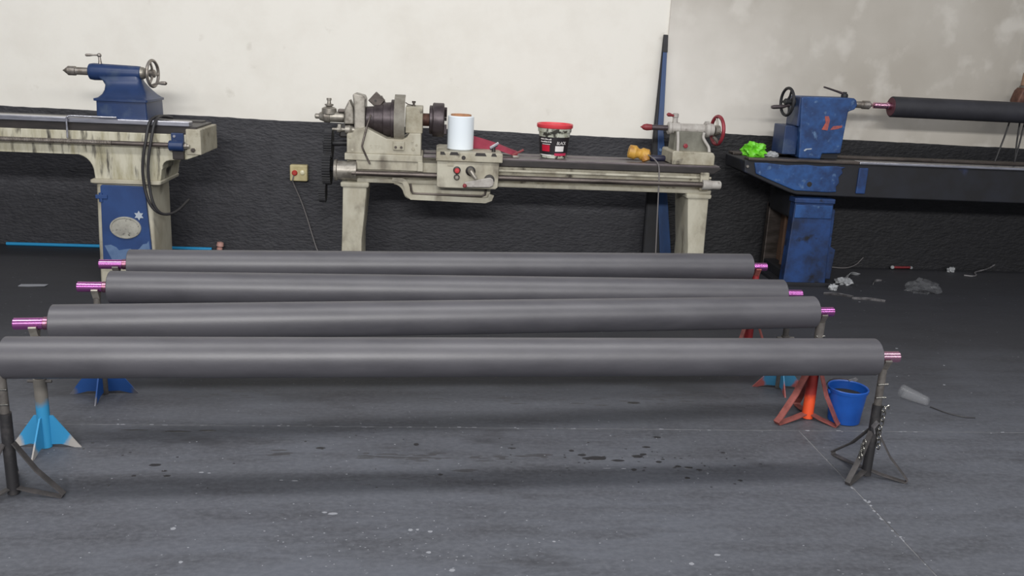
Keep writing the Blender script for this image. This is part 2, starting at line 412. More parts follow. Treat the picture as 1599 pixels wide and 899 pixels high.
def crumple(bm, c, sx, sy, sz, amp=0.35, freq=2.2, sub=4, seed=0, flat=True):
    t = bmesh.new(); bmesh.ops.create_icosphere(t, subdivisions=sub, radius=1)
    for v in t.verts:
        p = v.co.copy(); n = noise.noise(p*freq + Vector((seed*3.1, seed*1.7, 0))) + 0.5*noise.noise(p*freq*2.3 + Vector((seed, 9, seed*2)))
        p *= 1 + amp*n
        q = Vector((p.x*sx, p.y*sy, p.z*sz))
        if flat: q.z = max(q.z, -sz*0.55)
        v.co = q + Vector(c) + Vector((0, 0, sz*0.55 if flat else 0))
    me = bpy.data.meshes.new('tmp'); t.to_mesh(me); t.free(); bm.from_mesh(me); bpy.data.meshes.remove(me)
    return bm
def star_pts(cx_, cz_, r, n=6, k=0.55):
    return [(cx_ + (r if i % 2 == 0 else r*k)*math.cos(PI/2 + PI*i/n), cz_ + (r if i % 2 == 0 else r*k)*math.sin(PI/2 + PI*i/n)) for i in range(2*n)]
def handwheel(name, c, axis, R, parent, m_rim, m_spoke, tube_r=0.011, spokes=3, handle=None, m_handle=None, phase=0.4, hub_r=0.026):
    d, u, v = frame_for(axis); c = Vector(c)
    rim = obj(name, torus(B(), c, axis, R, tube_r), m_rim, parent, True)
    for i in range(spokes):
        a = phase + 2*PI*i/spokes; e = u*math.cos(a)+v*math.sin(a)
        obj('spoke', tube(B(), [c + e*hub_r*0.6, c + e*(R*0.5) + d*0.004, c + e*R], [0.010, 0.008, 0.008], 8), m_spoke, rim if parent and parent.parent is None else parent, True)
    obj('hub', lathe(B(), [(-0.022, hub_r*0.8), (-0.016, hub_r), (0.012, hub_r), (0.02, hub_r*0.6)], c, axis, 20), m_spoke, rim if parent and parent.parent is None else parent, True)
    return rim

# ------------------------------------------------------------------ floor, walls
XL, XR, YF, YB = -6.0, 8.0, -2.0, 6.9
fl = struct(obj('floor', box(B(), XL, XR, YF, YB, -0.20, -0.0012), 'joint'))
g = 0.0035
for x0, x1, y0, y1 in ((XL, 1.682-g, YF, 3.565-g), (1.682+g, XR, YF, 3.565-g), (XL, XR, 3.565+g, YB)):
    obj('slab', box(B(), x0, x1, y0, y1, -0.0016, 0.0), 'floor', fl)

def wall_panel(name, x0, x1, y0, y1, z0, z1, m):
    return struct(obj(name, box(B(), x0, x1, y0, y1, z0, z1), m))
wall_panel('wall_back', XL, 1.765, 6.9, 7.1, -0.2, 4.0, 'wall_white')
wall_panel('wall_back_right', 1.765, XR, 6.885, 7.1, -0.2, 4.0, 'wall_grey')

def dado(name, x0, x1, yf, yb, zt, m, slope=0.0):
    """rough painted band with a slightly wandering top edge"""
    bm = B(); n = int((x1-x0)/0.035)
    rows = []
    for i in range(n+1):
        x = x0 + (x1-x0)*i/n
        z = zt + slope*(x-x0) + 0.006*noise.noise(Vector((x*2.1, 3.3, 0))) + 0.0035*noise.noise(Vector((x*14, 1.3, 0)))
        rows.append((x, z))
    def ring(x, z): return [(x, yf, 0.0), (x, yf, z*0.5), (x, yf, z-0.006), (x, yf+0.004, z), (x, yb, z), (x, yb, 0.0)]
    loft(bm, [ring(x, z) for x, z in rows])
    return struct(obj(name, bm, m))
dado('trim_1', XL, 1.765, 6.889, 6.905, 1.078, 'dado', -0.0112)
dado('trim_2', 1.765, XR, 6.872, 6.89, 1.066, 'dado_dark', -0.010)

# oil drips and pale paint specks on the floor
def blobs(name, spots, m, z):
    bm = B()
    for x, y, rx, ry in spots:
        n = 11; s = random.random()*50
        a0 = [(x + rx*math.cos(2*PI*k/n)*(1+0.45*noise.noise(Vector((k*0.9, s, 0)))), y + ry*math.sin(2*PI*k/n)*(1+0.45*noise.noise(Vector((k*0.9, s, 4))))) for k in range(n)]
        lo = [bm.verts.new((px, py, -0.001)) for px, py in a0]
        zz = z*random.uniform(0.45, 1.0)
        hi = [bm.verts.new((x+(px-x)*0.9, y+(py-y)*0.9, zz)) for px, py in a0]
        bm.faces.new(hi)
        for k in range(n): bm.faces.new((lo[k], lo[(k+1) % n], hi[(k+1) % n], hi[k]))
    o = obj(name, bm, m, fl); o['kind'] = 'stuff'; return o
rs = random.Random(11)
oil = []
for x, y, rx, ry in ((0.69, 3.27, 0.055, 0.02), (0.64, 3.30, 0.02, 0.012), (0.60, 3.34, 0.012, 0.01), (0.78, 3.25, 0.03, 0.010), (0.87, 3.29, 0.025, 0.016), (0.90, 3.31, 0.016, 0.012), (0.95, 3.24, 0.014, 0.010), (1.02, 3.20, 0.016, 0.010), (1.06, 3.19, 0.02, 0.008), (1.10, 3.17, 0.014, 0.008), (0.83, 3.17, 0.012, 0.012), (0.93, 3.38, 0.02, 0.010), (1.00, 3.48, 0.02, 0.010), (1.03, 3.10, 0.012, 0.010), (1.24, 3.08, 0.012, 0.008),
                     (-1.05, 3.19, 0.025, 0.012), (-1.00, 3.14, 0.012, 0.008), (-0.98, 3.10, 0.014, 0.008), (-1.10, 3.10, 0.01, 0.008), (-0.44, 3.35, 0.02, 0.010), (0.35, 3.36, 0.018, 0.008), (-1.23, 3.51, 0.06, 0.006), (-1.05, 3.50, 0.06, 0.007), (-0.93, 3.51, 0.04, 0.007), (0.98, 3.87, 0.03, 0.014), (1.25, 3.33, 0.012, 0.008), (-0.05, 3.39, 0.012, 0.014), (0.05, 3.12, 0.01, 0.009)):
    oil.append((x, y, rx, ry))
for k in range(34):
    oil.append((rs.gauss(0.85, 0.16), rs.gauss(3.23, 0.07), rs.uniform(0.003, 0.009), rs.uniform(0.002, 0.006)))
for k in range(40):
    oil.append((rs.uniform(-1.6, 1.5), rs.uniform(3.0, 3.6), rs.uniform(0.002, 0.007), rs.uniform(0.002, 0.005)))
blobs('oil_drips', oil, 'oil', 0.0006)
smear = []
for x, y, rx, ry, n_ in ((0.0, 3.27, 0.12, 0.03, 16), (-0.2, 3.28, 0.10, 0.035, 14), (0.28, 3.27, 0.09, 0.025, 10), (0.17, 3.16, 0.06, 0.012, 6), (-0.6, 3.3, 0.05, 0.02, 5), (1.33, 4.0, 0.20, 0.11, 26), (-0.9, 3.9, 0.2, 0.03, 10), (1.12, 3.93, 0.10, 0.05, 10), (0.45, 3.29, 0.07, 0.02, 8), (0.5, 3.9, 0.5, 0.06, 14)):
    for k in range(n_):
        smear.append((x + rs.gauss(0, rx*0.6), y + rs.gauss(0, ry*0.6), rs.uniform(0.012, 0.045), rs.uniform(0.003, 0.010)))
blobs('oil_smears', smear, 'oil_faint', 0.0004)
sp = [(-0.33, 2.82, 0.018, 0.008), (-0.36, 2.83, 0.010, 0.006), (-0.054, 2.711, 0.008, 0.008), (0.0144, 2.70, 0.009, 0.007), (-0.03, 2.713, 0.006, 0.006), (0.085, 2.467, 0.009, 0.008), (-0.85, 2.722, 0.010, 0.009), (-0.77, 2.52, 0.008, 0.007), (0.01, 2.57, 0.009, 0.007), (0.876, 2.496, 0.010, 0.008), (0.979, 2.548, 0.012, 0.006), (0.435, 2.635, 0.006, 0.005), (-0.55, 3.07, 0.008, 0.003), (-0.50, 3.065, 0.012, 0.003), (-0.86, 3.13, 0.010, 0.005), (-0.83, 3.125, 0.006, 0.003), (0.72, 3.18, 0.014, 0.002), (0.79, 3.178, 0.010, 0.002)]
for k in range(260):
    y = 2.2 + 1.5*rs.random()**1.6
    q = rs.uniform(0.0010, 0.0027)
    sp.append((rs.uniform(-2.0, 2.2), y, q*rs.uniform(0.8, 1.8), q))
for k in range(90):
    sp.append((rs.gauss(0.35, 0.3)-0.35, rs.gauss(2.6, 0.12), rs.uniform(0.001, 0.004), rs.uniform(0.001, 0.002)))
for k in range(40):
    sp.append((rs.uniform(-1.4, 2.9), 3.565+rs.gauss(0, 0.006), rs.uniform(0.003, 0.012), rs.uniform(0.0015, 0.003)))
for k in range(30):
    sp.append((1.682+rs.gauss(0, 0.006), rs.uniform(2.2, 3.1), rs.uniform(0.002, 0.006), rs.uniform(0.002, 0.008)))
for k in range(14):
    sp.append((rs.uniform(2.0, 4.2), rs.uniform(3.5, 5.9), rs.uniform(0.004, 0.010), rs.uniform(0.003, 0.008)))
blobs('paint_specks', sp, 'speck', 0.0008)

# ------------------------------------------------------------------ rollers on stands
GR = 'rubber rollers resting on the stands'
def roller(A, Bp, label, jl, jr, m_j, gap=0.0):
    A, Bp = Vector(A), Vector(Bp); d = (Bp-A).normalized(); R = 0.0727
    L = (Bp-A).length
    t = thing('rubber_roller', label, 'roller', ((A+Bp)/2 - Vector((0, 0, R))), GR)
    obj('rubber_sleeve', lathe(B(), [(0, R-0.003), (0.003, R), (L*0.25, R), (L*0.5, R), (L*0.75, R), (L-0.003, R), (L, R-0.003)], A, d, 72), 'rubber', t, True)
    j = obj('journal', lathe(B(), [(-0.01, 0.023), (jl-0.002, 0.023), (jl, 0.021)], A-d*0.032, -d, 28), m_j, t, True)
    obj('collar', lathe(B(), [(-0.01, 0.025), (0.030, 0.025), (0.032, 0.023)], A, -d, 28), 'journal_collar', j, True)
    obj('journal', lathe(B(), [(-0.01, 0.022), (jr-0.002, 0.022), (jr, 0.020)], Bp, d, 28), m_j, t, True)
    return A, Bp, d
R1 = roller((-1.448, 2.961, 0.515), (1.7415, 3.1267, 0.5132), 'frontmost dark grey rubber roller, nearest the camera, with pale pink shaft end', 0.10, 0.100, 'journal_pink')
R2 = roller((-1.4511, 3.352, 0.5145), (1.7364, 3.7046, 0.5234), 'second dark grey rubber roller from the front, with magenta shaft ends', 0.105, 0.098, 'journal')
R3 = roller((-1.4313, 3.911, 0.5083), (1.7457, 4.0911, 0.5009), 'third dark grey rubber roller from the front, left end before the beige pedestal', 0.105, 0.100, 'journal')
R4 = roller((-1.4726, 4.293, 0.5191), (1.7350, 4.5557, 0.5265), 'rearmost dark grey rubber roller, farthest of the four from the camera', 0.105, 0.100, 'journal')

GS = 'roller stands on the floor'
def saddle(parent, x, y, ztop, d, m, jr=0.0235):
    """V-shaped head that cradles the shaft; ztop = shaft axis height"""
    d = Vector((d.x, d.y, 0)).normalized(); n = Vector((-d.y, d.x, 0))
    zb = ztop - jr*1.414 - 0.008
    prof = [(-0.032, ztop-0.010), (-0.027, ztop-0.005), (0.0, zb+0.009), (0.027, ztop-0.005), (0.032, ztop-0.010), (0.008, zb-0.012), (-0.008, zb-0.012)]
    bm = B(); c = Vector((x, y, 0))
    rings = [[c + d*s + n*u + Vector((0, 0, z)) for u, z in prof] for s in (-0.014, 0.014)]
    loft(bm, rings)
    obj('saddle', bm, m, parent)
    return zb - 0.008
def shaft_pt(Rr, side, off):
    A, Bp, d = Rr
    return (A - d*off) if side == 0 else (Bp + d*off)

def fin_stand(Rr, side, off, label, m_fin, m_pole, m_head, reach=0.14, height=0.15, rot=0.0, pr=0.022):
    p = shaft_pt(Rr, side, off); jr = 0.0235 if side == 0 else 0.0225
    t = thing('roller_stand', label, 'stand', (p.x, p.y, 0), GS)
    top = saddle(t, p.x, p.y, p.z, Rr[2], m_head, jr)
    obj('pole', lathe(B(), [(0.0, pr), (top*0.62, pr)], (p.x, p.y, 0.002), (0, 0, 1), 24), m_pole, t, True)
    obj('inner_pole', lathe(B(), [(top*0.55, pr*0.74), (top, pr*0.74)], (p.x, p.y, 0), (0, 0, 1), 20), 'stand_grey', t, True)
    obj('pin', cyl(B(), (p.x-0.045, p.y-0.002, top*0.60), (p.x+0.045, p.y-0.002, top*0.60), 0.006, 10), 'stand_grey', t, True)
    for k in range(4):
        a = rot + k*PI/2; e = Vector((math.cos(a), math.sin(a), 0)); n = Vector((-e.y, e.x, 0))
        prof = [(pr*0.8, 0.012), (pr*0.8, height), (pr*1.5, height), (reach-0.012, 0.014), (reach, 0.0), (reach*0.82, 0.0), (reach*0.45, 0.014)]
        bm = B(); c = Vector((p.x, p.y, 0))
        loft(bm, [[c + e*u + n*s + Vector((0, 0, z)) for u, z in prof] for s in (-0.003, 0.003)])
        obj('fin', bm, m_fin, t)
    return t

def strap_stand(Rr, side, off, label, m_pole, m_strap, m_head, angles, reaches, height=0.2, pr=0.019, chain=False, w=0.022, sleeve=None, pole_m2=None):
    p = shaft_pt(Rr, side, off); jr = 0.0235 if side == 0 else 0.0225
    t = thing('roller_stand', label, 'stand', (p.x, p.y, 0), GS)
    top = saddle(t, p.x, p.y, p.z, Rr[2], m_head, jr)
    obj('pole', lathe(B(), [(0.0, pr), (top*0.66, pr)], (p.x, p.y, 0.004), (0, 0, 1), 24), m_pole, t, True)
    obj('inner_pole', lathe(B(), [(top*0.6, pr*0.78), (top, pr*0.78)], (p.x, p.y, 0), (0, 0, 1), 20), pole_m2 or 'stand_grey', t, True)
    c = Vector((p.x, p.y, 0))
    for a, r in zip(angles, reaches):
        a = math.radians(a); e = Vector((math.cos(a), math.sin(a), 0))
        pts = [c + e*pr*0.9 + Vector((0, 0, height)), c + e*(r*0.5) + Vector((0, 0, height*0.50)), c + e*(r*0.9) + Vector((0, 0, 0.032)), c + e*r + Vector((0, 0, 0.014)), c + e*(r*0.96) + Vector((0, 0, 0.0035)), c + e*(r*0.82) + Vector((0, 0, 0.006)), c + e*(r*0.4) + Vector((0, 0, 0.016)), c + e*pr*0.9 + Vector((0, 0, 0.026))]
        obj('leg', strap(B(), pts, w, 0.005), m_strap, t)
    for z in (top*0.74, top*0.86):
        obj('pin', cyl(B(), (p.x-0.018, p.y-0.012, z), (p.x+0.022, p.y-0.014, z+0.003), 0.0045, 10), 'chain', t, True)
    if chain:
        bm = B()
        for k in range(9):
            z = 0.30 - k*0.020
            torus(bm, (p.x+0.016+0.003*math.sin(k), p.y-0.023, z), (0, 1, 0) if k % 2 else (1, 0.3, 0), 0.0085, 0.0026, 14, 6, 1.5)
        obj('chain', bm, 'chain', t, True)['kind'] = 'stuff'
        bm = B()
        for k in range(5):
            torus(bm, (p.x-0.052-0.004*k, p.y-0.042-0.004*k, 0.165-k*0.013), (0.3, 1, 0) if k % 2 else (1, 0.3, 0), 0.0085, 0.0024, 14, 6, 1.5)
        obj('chain', bm, 'chain', t, True)['kind'] = 'stuff'
        obj('chain_hook', tube(B(), spline([(p.x+0.020, p.y-0.02, 0.305), (p.x+0.034, p.y-0.024, 0.318), (p.x+0.036, p.y-0.024, 0.300)]), 0.0035, 8), 'chain', t, True)
        obj('ratchet_arm', strap(B(), [(p.x-0.01, p.y-0.024, 0.20), (p.x-0.02, p.y-0.028, 0.225), (p.x-0.004, p.y-0.03, 0.25)], 0.02, 0.006), 'grey_scrap', t)
    return t

strap_stand(R1, 0, 0.020, 'black steel pole stand with thin looped legs at the left edge under the frontmost roller', 'stand_black', 'strap_dark', 'stand_black', (-8, 112, 232), (0.185, 0.16, 0.17), 0.20, 0.020)
strap_stand(R1, 1, 0.045, 'black steel pole stand with bright chain under the right end of the frontmost roller', 'stand_black', 'strap_dark', 'stand_grey', (-26, -144, 106), (0.155, 0.15, 0.20), 0.20, 0.019, chain=True)
fin_stand(R2, 0, 0.065, 'light blue finned stand with pale tips under the left end of the second roller', 'fin_light', 'pole_blue', 'steel_pale', 0.135, 0.135, 0.0, 0.024)
strap_stand(R2, 1, 0.045, 'orange pole stand with red strap legs next to the blue bucket', 'pole_orange', 'strap_red', 'stand_grey', (-46, 85, 204), (0.15, 0.16, 0.20), 0.27, 0.026, w=0.034, pole_m2='stand_grey')
fin_stand(R3, 0, 0.06, 'dark blue finned stand under the left end of the third roller', 'fin_dark', 'stand_grey', 'steel_pale', 0.15, 0.16, 0.08, 0.020)
fin_stand(R3, 1, 0.045, 'pale blue finned stand with pink tips behind the orange stand', 'fin_pink', 'stand_grey', 'stand_grey', 0.135, 0.12, -0.12, 0.020)
fin_stand(R4, 0, 0.06, 'dark finned stand mostly hidden under the left end of the rearmost roller', 'fin_dark', 'stand_grey', 'stand_grey', 0.13, 0.14, 0.0, 0.020)
strap_stand(R4, 1, 0.045, 'dark red stand with red head under the right end of the rearmost roller', 'stand_red', 'strap_red', 'strap_red', (-40, -140, 90), (0.16, 0.16, 0.16), 0.26, 0.024, pole_m2='stand_red')

# ------------------------------------------------------------------ left lathe (blue tailstock)
t1 = thing('lathe', 'left beige lathe bed with blue tailstock and blue pedestal door', 'lathe', (-2.02, 6.05, 0))
XE = -4.6
# bed casting with arches either side of the pedestal
def arc(cx_, cz_, r, a0, a1, n=6): return [(cx_ + r*math.cos(math.radians(a0+(a1-a0)*k/n)), cz_ + r*math.sin(math.radians(a0+(a1-a0)*k/n))) for k in range(n+1)]
bp_ = [(XE, 0.995), (XE, 0.845), (-2.30, 0.845)] + arc(-2.30, 0.735, 0.11, 90, 8, 6) + [(-2.186, 0.69), (-1.775, 0.69), (-1.765, 0.76)] + arc(-1.71, 0.775, 0.05, 190, 95, 4) + [(-1.60, 0.835), (-1.53, 0.862), (-1.512, 0.875), (-1.508, 0.995)]
obj('bed', prism(B(), bp_, 5.855, 6.27), 'bed_streaked', t1, bevel=0.006)
obj('bed_way', box(B(), XE, -1.535, 5.865, 6.26, 0.990, 1.046), 'oil_black', t1, bevel=0.004)
obj('rail', box(B(), XE, -1.575, 5.848, 5.935, 1.044, 1.078), 'steel', t1, bevel=0.006)
obj('rail', box(B(), XE, -1.575, 6.185, 6.272, 1.040, 1.056), 'oil_black', t1, bevel=0.004)
obj('end_plate', box(B(), -1.60, -1.506, 5.842, 6.275, 0.868, 1.032), 'beige_worn', t1, bevel=0.006)
# lead screw with its threaded length
obj('lead_screw', cyl(B(), (-2.05, 5.815, 0.929), (-1.60, 5.815, 0.929), 0.0155, 16), 'steel_brown', t1, True)
prof = []
x = 0.0
while x < 1.45:
    prof += [(x, 0.0125), (x+0.0035, 0.017), (x+0.0065, 0.017)]; x += 0.010
obj('screw_thread', lathe(B(), prof, (-3.5, 5.815, 0.929), (1, 0, 0), 14), 'steel_grey', t1)
obj('lead_screw', cyl(B(), (XE, 5.815, 0.929), (-3.49, 5.815, 0.929), 0.0155, 16), 'steel_brown', t1, True)
br = obj('screw_bracket', box(B(), -1.690, -1.612, 5.835, 5.858, 0.935, 1.005), 'blue', t1, bevel=0.005)
obj('bearing_boss', lathe(B(), [(0, 0.030), (0.004, 0.034), (0.088, 0.034), (0.092, 0.030)], (-1.697, 5.815, 0.926), (1, 0, 0), 24), 'blue', br, True)
obj('bracket_bolt', lathe(B(), [(0, 0.010), (0.008, 0.009)], (-1.668, 5.836, 0.985), (0, -1, 0), 6), 'steel', br)
obj('bracket_foot', box(B(), -1.682, -1.612, 5.82, 5.86, 0.838, 0.900), 'oil_black', t1, bevel=0.004)
obj('screw_nut', lathe(B(), [(0, 0.018), (0.018, 0.018), (0.02, 0.012), (0.034, 0.012)], (-1.605, 5.815, 0.926), (1, 0, 0), 6), 'steel_pale', t1)
obj('end_nut', lathe(B(), [(0, 0.014), (0.02, 0.014)], (-1.555, 5.845, 0.90), (0, -1, 0), 6), 'steel_brown', t1)
# pedestal
ped = obj('pedestal', loft(B(), [rr_ring(-2.202, -1.838, 5.853, 6.25, 0.0, 0.02), rr_ring(-2.195, -1.836, 5.853, 6.25, 0.3, 0.02), rr_ring(-2.182, -1.834, 5.853, 6.25, 0.668, 0.02)]), 'beige', t1, True)
obj('moulding', loft(B(), [rr_ring(-2.205, -1.80, 5.838, 6.262, 0.662, 0.02), rr_ring(-2.214, -1.772, 5.832, 6.268, 0.668, 0.02), rr_ring(-2.214, -1.768, 5.832, 6.268, 0.684, 0.02), rr_ring(-2.200, -1.775, 5.842, 6.262, 0.692, 0.02)]), 'beige', ped, True)
door = obj('door', prism(B(), [(-2.168, 0.10), (-1.848, 0.11), (-1.872, 0.645), (-1.884, 0.653), (-2.142, 0.655), (-2.150, 0.645)], 5.832, 5.856), 'blue_door', t1, bevel=0.004)
obj('hinge', cyl(B(), (-2.150, 5.836, 0.545), (-2.150, 5.836, 0.603), 0.014, 14), 'blue_door', door, True)
obj('hinge', box(B(), -2.182, -2.108, 5.822, 5.836, 0.566, 0.592), 'blue_door', door, bevel=0.003)
pl = B(); loft(pl, [[(-2.008 + rx*math.cos(2*PI*k/48), y, 0.378 + rz*math.sin(2*PI*k/48)) for k in range(48)] for y, rx, rz in ((5.833, 0.100, 0.074), (5.824, 0.098, 0.072), (5.824, 0.088, 0.063), (5.827, 0.086, 0.061))])
obj('nameplate', pl, 'plate', door)
obj('nameplate_rim', (lambda b: loft(b, [[(-2.008 + (0.093 + q*0.004)*math.cos(2*PI*k/48), 5.824 - h, 0.378 + (0.0675 + q*0.004)*math.sin(2*PI*k/48)) for k in range(48)] for q, h in ((-1, 0), (-0.6, 0.003), (0.6, 0.003), (1, 0))], cap=False))(B()), 'plate', door)
obj('star', prism(B(), star_pts(-1.918, 0.462, 0.032), 5.827, 5.833), 'star', door)
for pts in ([(-2.150, 0.255), (-2.11, 0.262), (-2.075, 0.245), (-2.06, 0.225), (-2.03, 0.232), (-1.985, 0.238), (-1.965, 0.215), (-1.99, 0.15), (-2.10, 0.14)], [(-1.955, 0.225), (-1.93, 0.24), (-1.905, 0.27), (-1.880, 0.275), (-1.866, 0.295), (-1.860, 0.20), (-1.90, 0.16), (-1.95, 0.17)]):
    obj('worn_patch', prism(B(), pts, 5.8312, 5.834), 'worn_blue', door)
# far pedestal, beyond the left edge
obj('pedestal', loft(B(), [rr_ring(-4.25, -3.88, 5.853, 6.25, 0.0, 0.02), rr_ring(-4.23, -3.9, 5.853, 6.25, 0.85, 0.02)]), 'beige', t1, True)
# tailstock
ts = obj('tailstock', (lambda b: loft(b, [rr_ring(xl, xr, y0, y1, z, c) for z, xl, xr, y0, y1, c in (
    (1.078, -2.160, -1.846, 5.885, 6.24, 0.010), (1.183, -2.156, -1.848, 5.885, 6.24, 0.010), (1.186, -2.170, -1.838, 5.872, 6.25, 0.014), (1.200, -2.170, -1.838, 5.872, 6.25, 0.014), (1.206, -2.150, -1.850, 5.890, 6.235, 0.02),
    (1.225, -2.138, -1.862, 5.925, 6.20, 0.03), (1.250, -2.132, -1.878, 5.955, 6.165, 0.03), (1.280, -2.136, -1.895, 5.985, 6.13, 0.03), (1.305, -2.155, -1.908, 6.000, 6.105, 0.03), (1.325, -2.190, -1.915, 6.004, 6.098, 0.03), (1.345, -2.215, -1.918, 6.006, 6.096, 0.03))]))(B()), 'blue', t1, True)
obj('barrel', lathe(B(), [(0, 0.040), (0.006, 0.050), (0.03, 0.054), (0.30, 0.048), (0.322, 0.046), (0.326, 0.042)], (-2.243, 6.05, 1.358), (1, 0, 0), 36), 'blue', ts, True)
obj('quill', lathe(B(), [(0, 0.0245), (0.09, 0.0245)], (-2.240, 6.05, 1.358), (-1, 0, 0), 24), 'steel_grey', ts, True)
obj('live_center', lathe(B(), [(0, 0.024), (0.004, 0.030), (0.048, 0.030), (0.055, 0.024), (0.075, 0.008), (0.085, 0.001)], (-2.325, 6.05, 1.358), (-1, 0, 0), 28), 'steel_grey', ts, True)
obj('hub_bearing', lathe(B(), [(0, 0.040), (0.018, 0.038), (0.030, 0.030), (0.036, 0.018), (0.075, 0.016)], (-1.920, 6.05, 1.362), (1, 0, 0), 28), 'steel_pale', ts, True)
handwheel('handwheel', (-1.846, 6.05, 1.362), (1, -0.14, 0), 0.083, ts, 'steel_grey', 'steel_grey', 0.010, 3, phase=0.9)
obj('wheel_handle', tube(B(), [(-1.846, 6.03, 1.290), (-1.822, 6.03, 1.300), (-1.805, 6.03, 1.303), (-1.785, 6.03, 1.304), (-1.760, 6.03, 1.304), (-1.752, 6.03, 1.304)], [0.006, 0.006, 0.008, 0.012, 0.012, 0.005], 12), 'steel_grey', ts, True)
obj('lock_lever', tube(B(), [(-2.172, 6.05, 1.400), (-2.172, 6.05, 1.43), (-2.174, 6.05, 1.455)], [0.014, 0.009, 0.008], 12), 'steel_grey', ts, True)
lv = B(); sphere(lv, (-2.174, 6.05, 1.462), 0.014); tube(lv, [(-2.174, 6.05, 1.463), (-2.21, 6.05, 1.462), (-2.235, 6.05, 1.461), (-2.256, 6.05, 1.460), (-2.262, 6.05, 1.460)], [0.006, 0.005, 0.009, 0.009, 0.003], 10)
obj('lever_handle', lv, 'steel_grey', ts, True)

bm = B()
for off in (0.0, 0.032):
    tube(bm, spline([(-1.74+off*0.4, 6.02, 1.085), (-1.785+off*0.5, 5.93, 1.100), (-1.815+off, 5.835, 1.070), (-1.835+off, 5.795, 0.95), (-1.862+off*1.05, 5.792, 0.80), (-1.862+off, 5.80, 0.66), (-1.835+off*0.7, 5.80, 0.55), (-1.790+off*0.3, 5.82, 0.488), (-1.74, 5.87, 0.470), (-1.70, 5.95, 0.485), (-1.67, 6.1, 0.53)], 8), 0.0095, 10)
tag(obj('hose', bm, 'cable', None, True), 'black double loop of hose hanging over the left lathe bed', 'hose')
tag(obj('bent_rod', tube(B(), spline([(-2.02, 5.84, 1.088), (-2.16, 5.836, 1.087), (-2.295, 5.836, 1.087), (-2.318, 5.834, 1.080), (-2.325, 5.834, 1.062), (-2.326, 5.834, 1.00), (-2.327, 5.834, 0.948)], 5), 0.007, 10), 'steel', None, True), 'bright bent metal rod hooked over the left lathe rail', 'rod')

# ------------------------------------------------------------------ middle lathe (beige, belt headstock)
t2 = thing('lathe', 'middle beige lathe with cone pulley headstock and red handwheel', 'lathe', (0.68, 6.23, 0))
# legs
def leg2(xa, xb, xc, xd, inner):
    rings = []
    for z, f in ((0.0, 1.25), (0.05, 1.18), (0.14, 1.04), (0.30, 0.85), (0.45, 0.45), (0.60, 0.12), (0.668, 0.0)):
        k = min(f, 1.0)
        xl = xa + (xc-xa)*k; xr = xb + (xd-xb)*k
        if f > 1.0: xl -= (f-1)*0.12; xr += (f-1)*0.12
        rings.append(rr_ring(xl, xr, 6.05, 6.40, z, 0.012, 2))
    l = obj('leg', loft(B(), rings), 'beige', t2, True)
    obj('leg_cap', loft(B(), [rr_ring(xa-0.010, xb+0.010, 6.04, 6.41, 0.664, 0.01, 2), rr_ring(xa-0.014, xb+0.014, 6.036, 6.414, 0.672, 0.01, 2), rr_ring(xa-0.014, xb+0.014, 6.036, 6.414, 0.690, 0.01, 2), rr_ring(xa-0.004, xb+0.004, 6.05, 6.40, 0.698, 0.01, 2)]), 'beige', l, True)
leg2(-0.626, -0.461, -0.634, -0.500, 1)
leg2(1.795, 1.950, 1.838, 1.955, -1)
# bed
obj('bed', prism(B(), [(-0.60, 0.698), (-0.255, 0.698), (0.40, 0.698), (1.965, 0.698), (1.965, 0.728), (1.945, 0.735), (1.945, 0.842), (-0.60, 0.842)], 6.075, 6.40), 'beige_worn', t2, bevel=0.004)
obj('bed_lip', box(B(), -0.53, 1.962, 6.052, 6.08, 0.696, 0.724), 'beige', t2, bevel=0.006)
obj('bed_rib', box(B(), 0.40, 1.955, 6.056, 6.08, 0.800, 0.818), 'beige', t2, bevel=0.006)
obj('bed_way', prism(B(), [(0.02, 0.842), (1.965, 0.842), (2.012, 0.875), (2.012, 0.884), (0.02, 0.884)], 6.045, 6.41), 'oil_black', t2, bevel=0.003)
for y0, y1 in ((6.050, 6.15), (6.30, 6.405)):
    obj('rail', box(B(), -0.08, 2.004, y0, y1, 0.882, 0.896), 'bed_top', t2, bevel=0.004)
obj('bed_top', box(B(), 0.02, 1.99, 6.14, 6.31, 0.880, 0.889), 'bed_top', t2)
# dropped gap section
gp = [(-0.285, 0.715)] + arc(-0.285, 0.615, 0.075, 85, 10, 5) + [(-0.200, 0.605), (-0.180, 0.592), (-0.10, 0.588), (0.34, 0.586), (0.372, 0.592), (0.388, 0.615), (0.392, 0.715)]
gap = obj('gap_casting', prism(B(), gp, 6.06, 6.38), 'beige', t2, bevel=0.006)
rim_o = [(-0.30, 0.722), (-0.255, 0.716), (-0.215, 0.70), (-0.198, 0.66), (-0.192, 0.615), (-0.172, 0.596), (0.345, 0.588), (0.376, 0.600), (0.386, 0.63)]
obj('gap_rim', strap(B(), [(x+0.012, 6.052, z+0.012) for x, z in rim_o], 0.03, 0.036), 'beige', gap)
obj('gap_rim_shadow', tube(B(), [(-0.165, 6.054, 0.70), (-0.158, 6.052, 0.655), (-0.145, 6.052, 0.632), (-0.10, 6.052, 0.630), (0.33, 6.050, 0.629), (0.352, 6.050, 0.640), (0.358, 6.05, 0.675)], 0.008, 8), 'steel_brown', gap, True)  # dark tube drawn in for the edge shadow of the rim
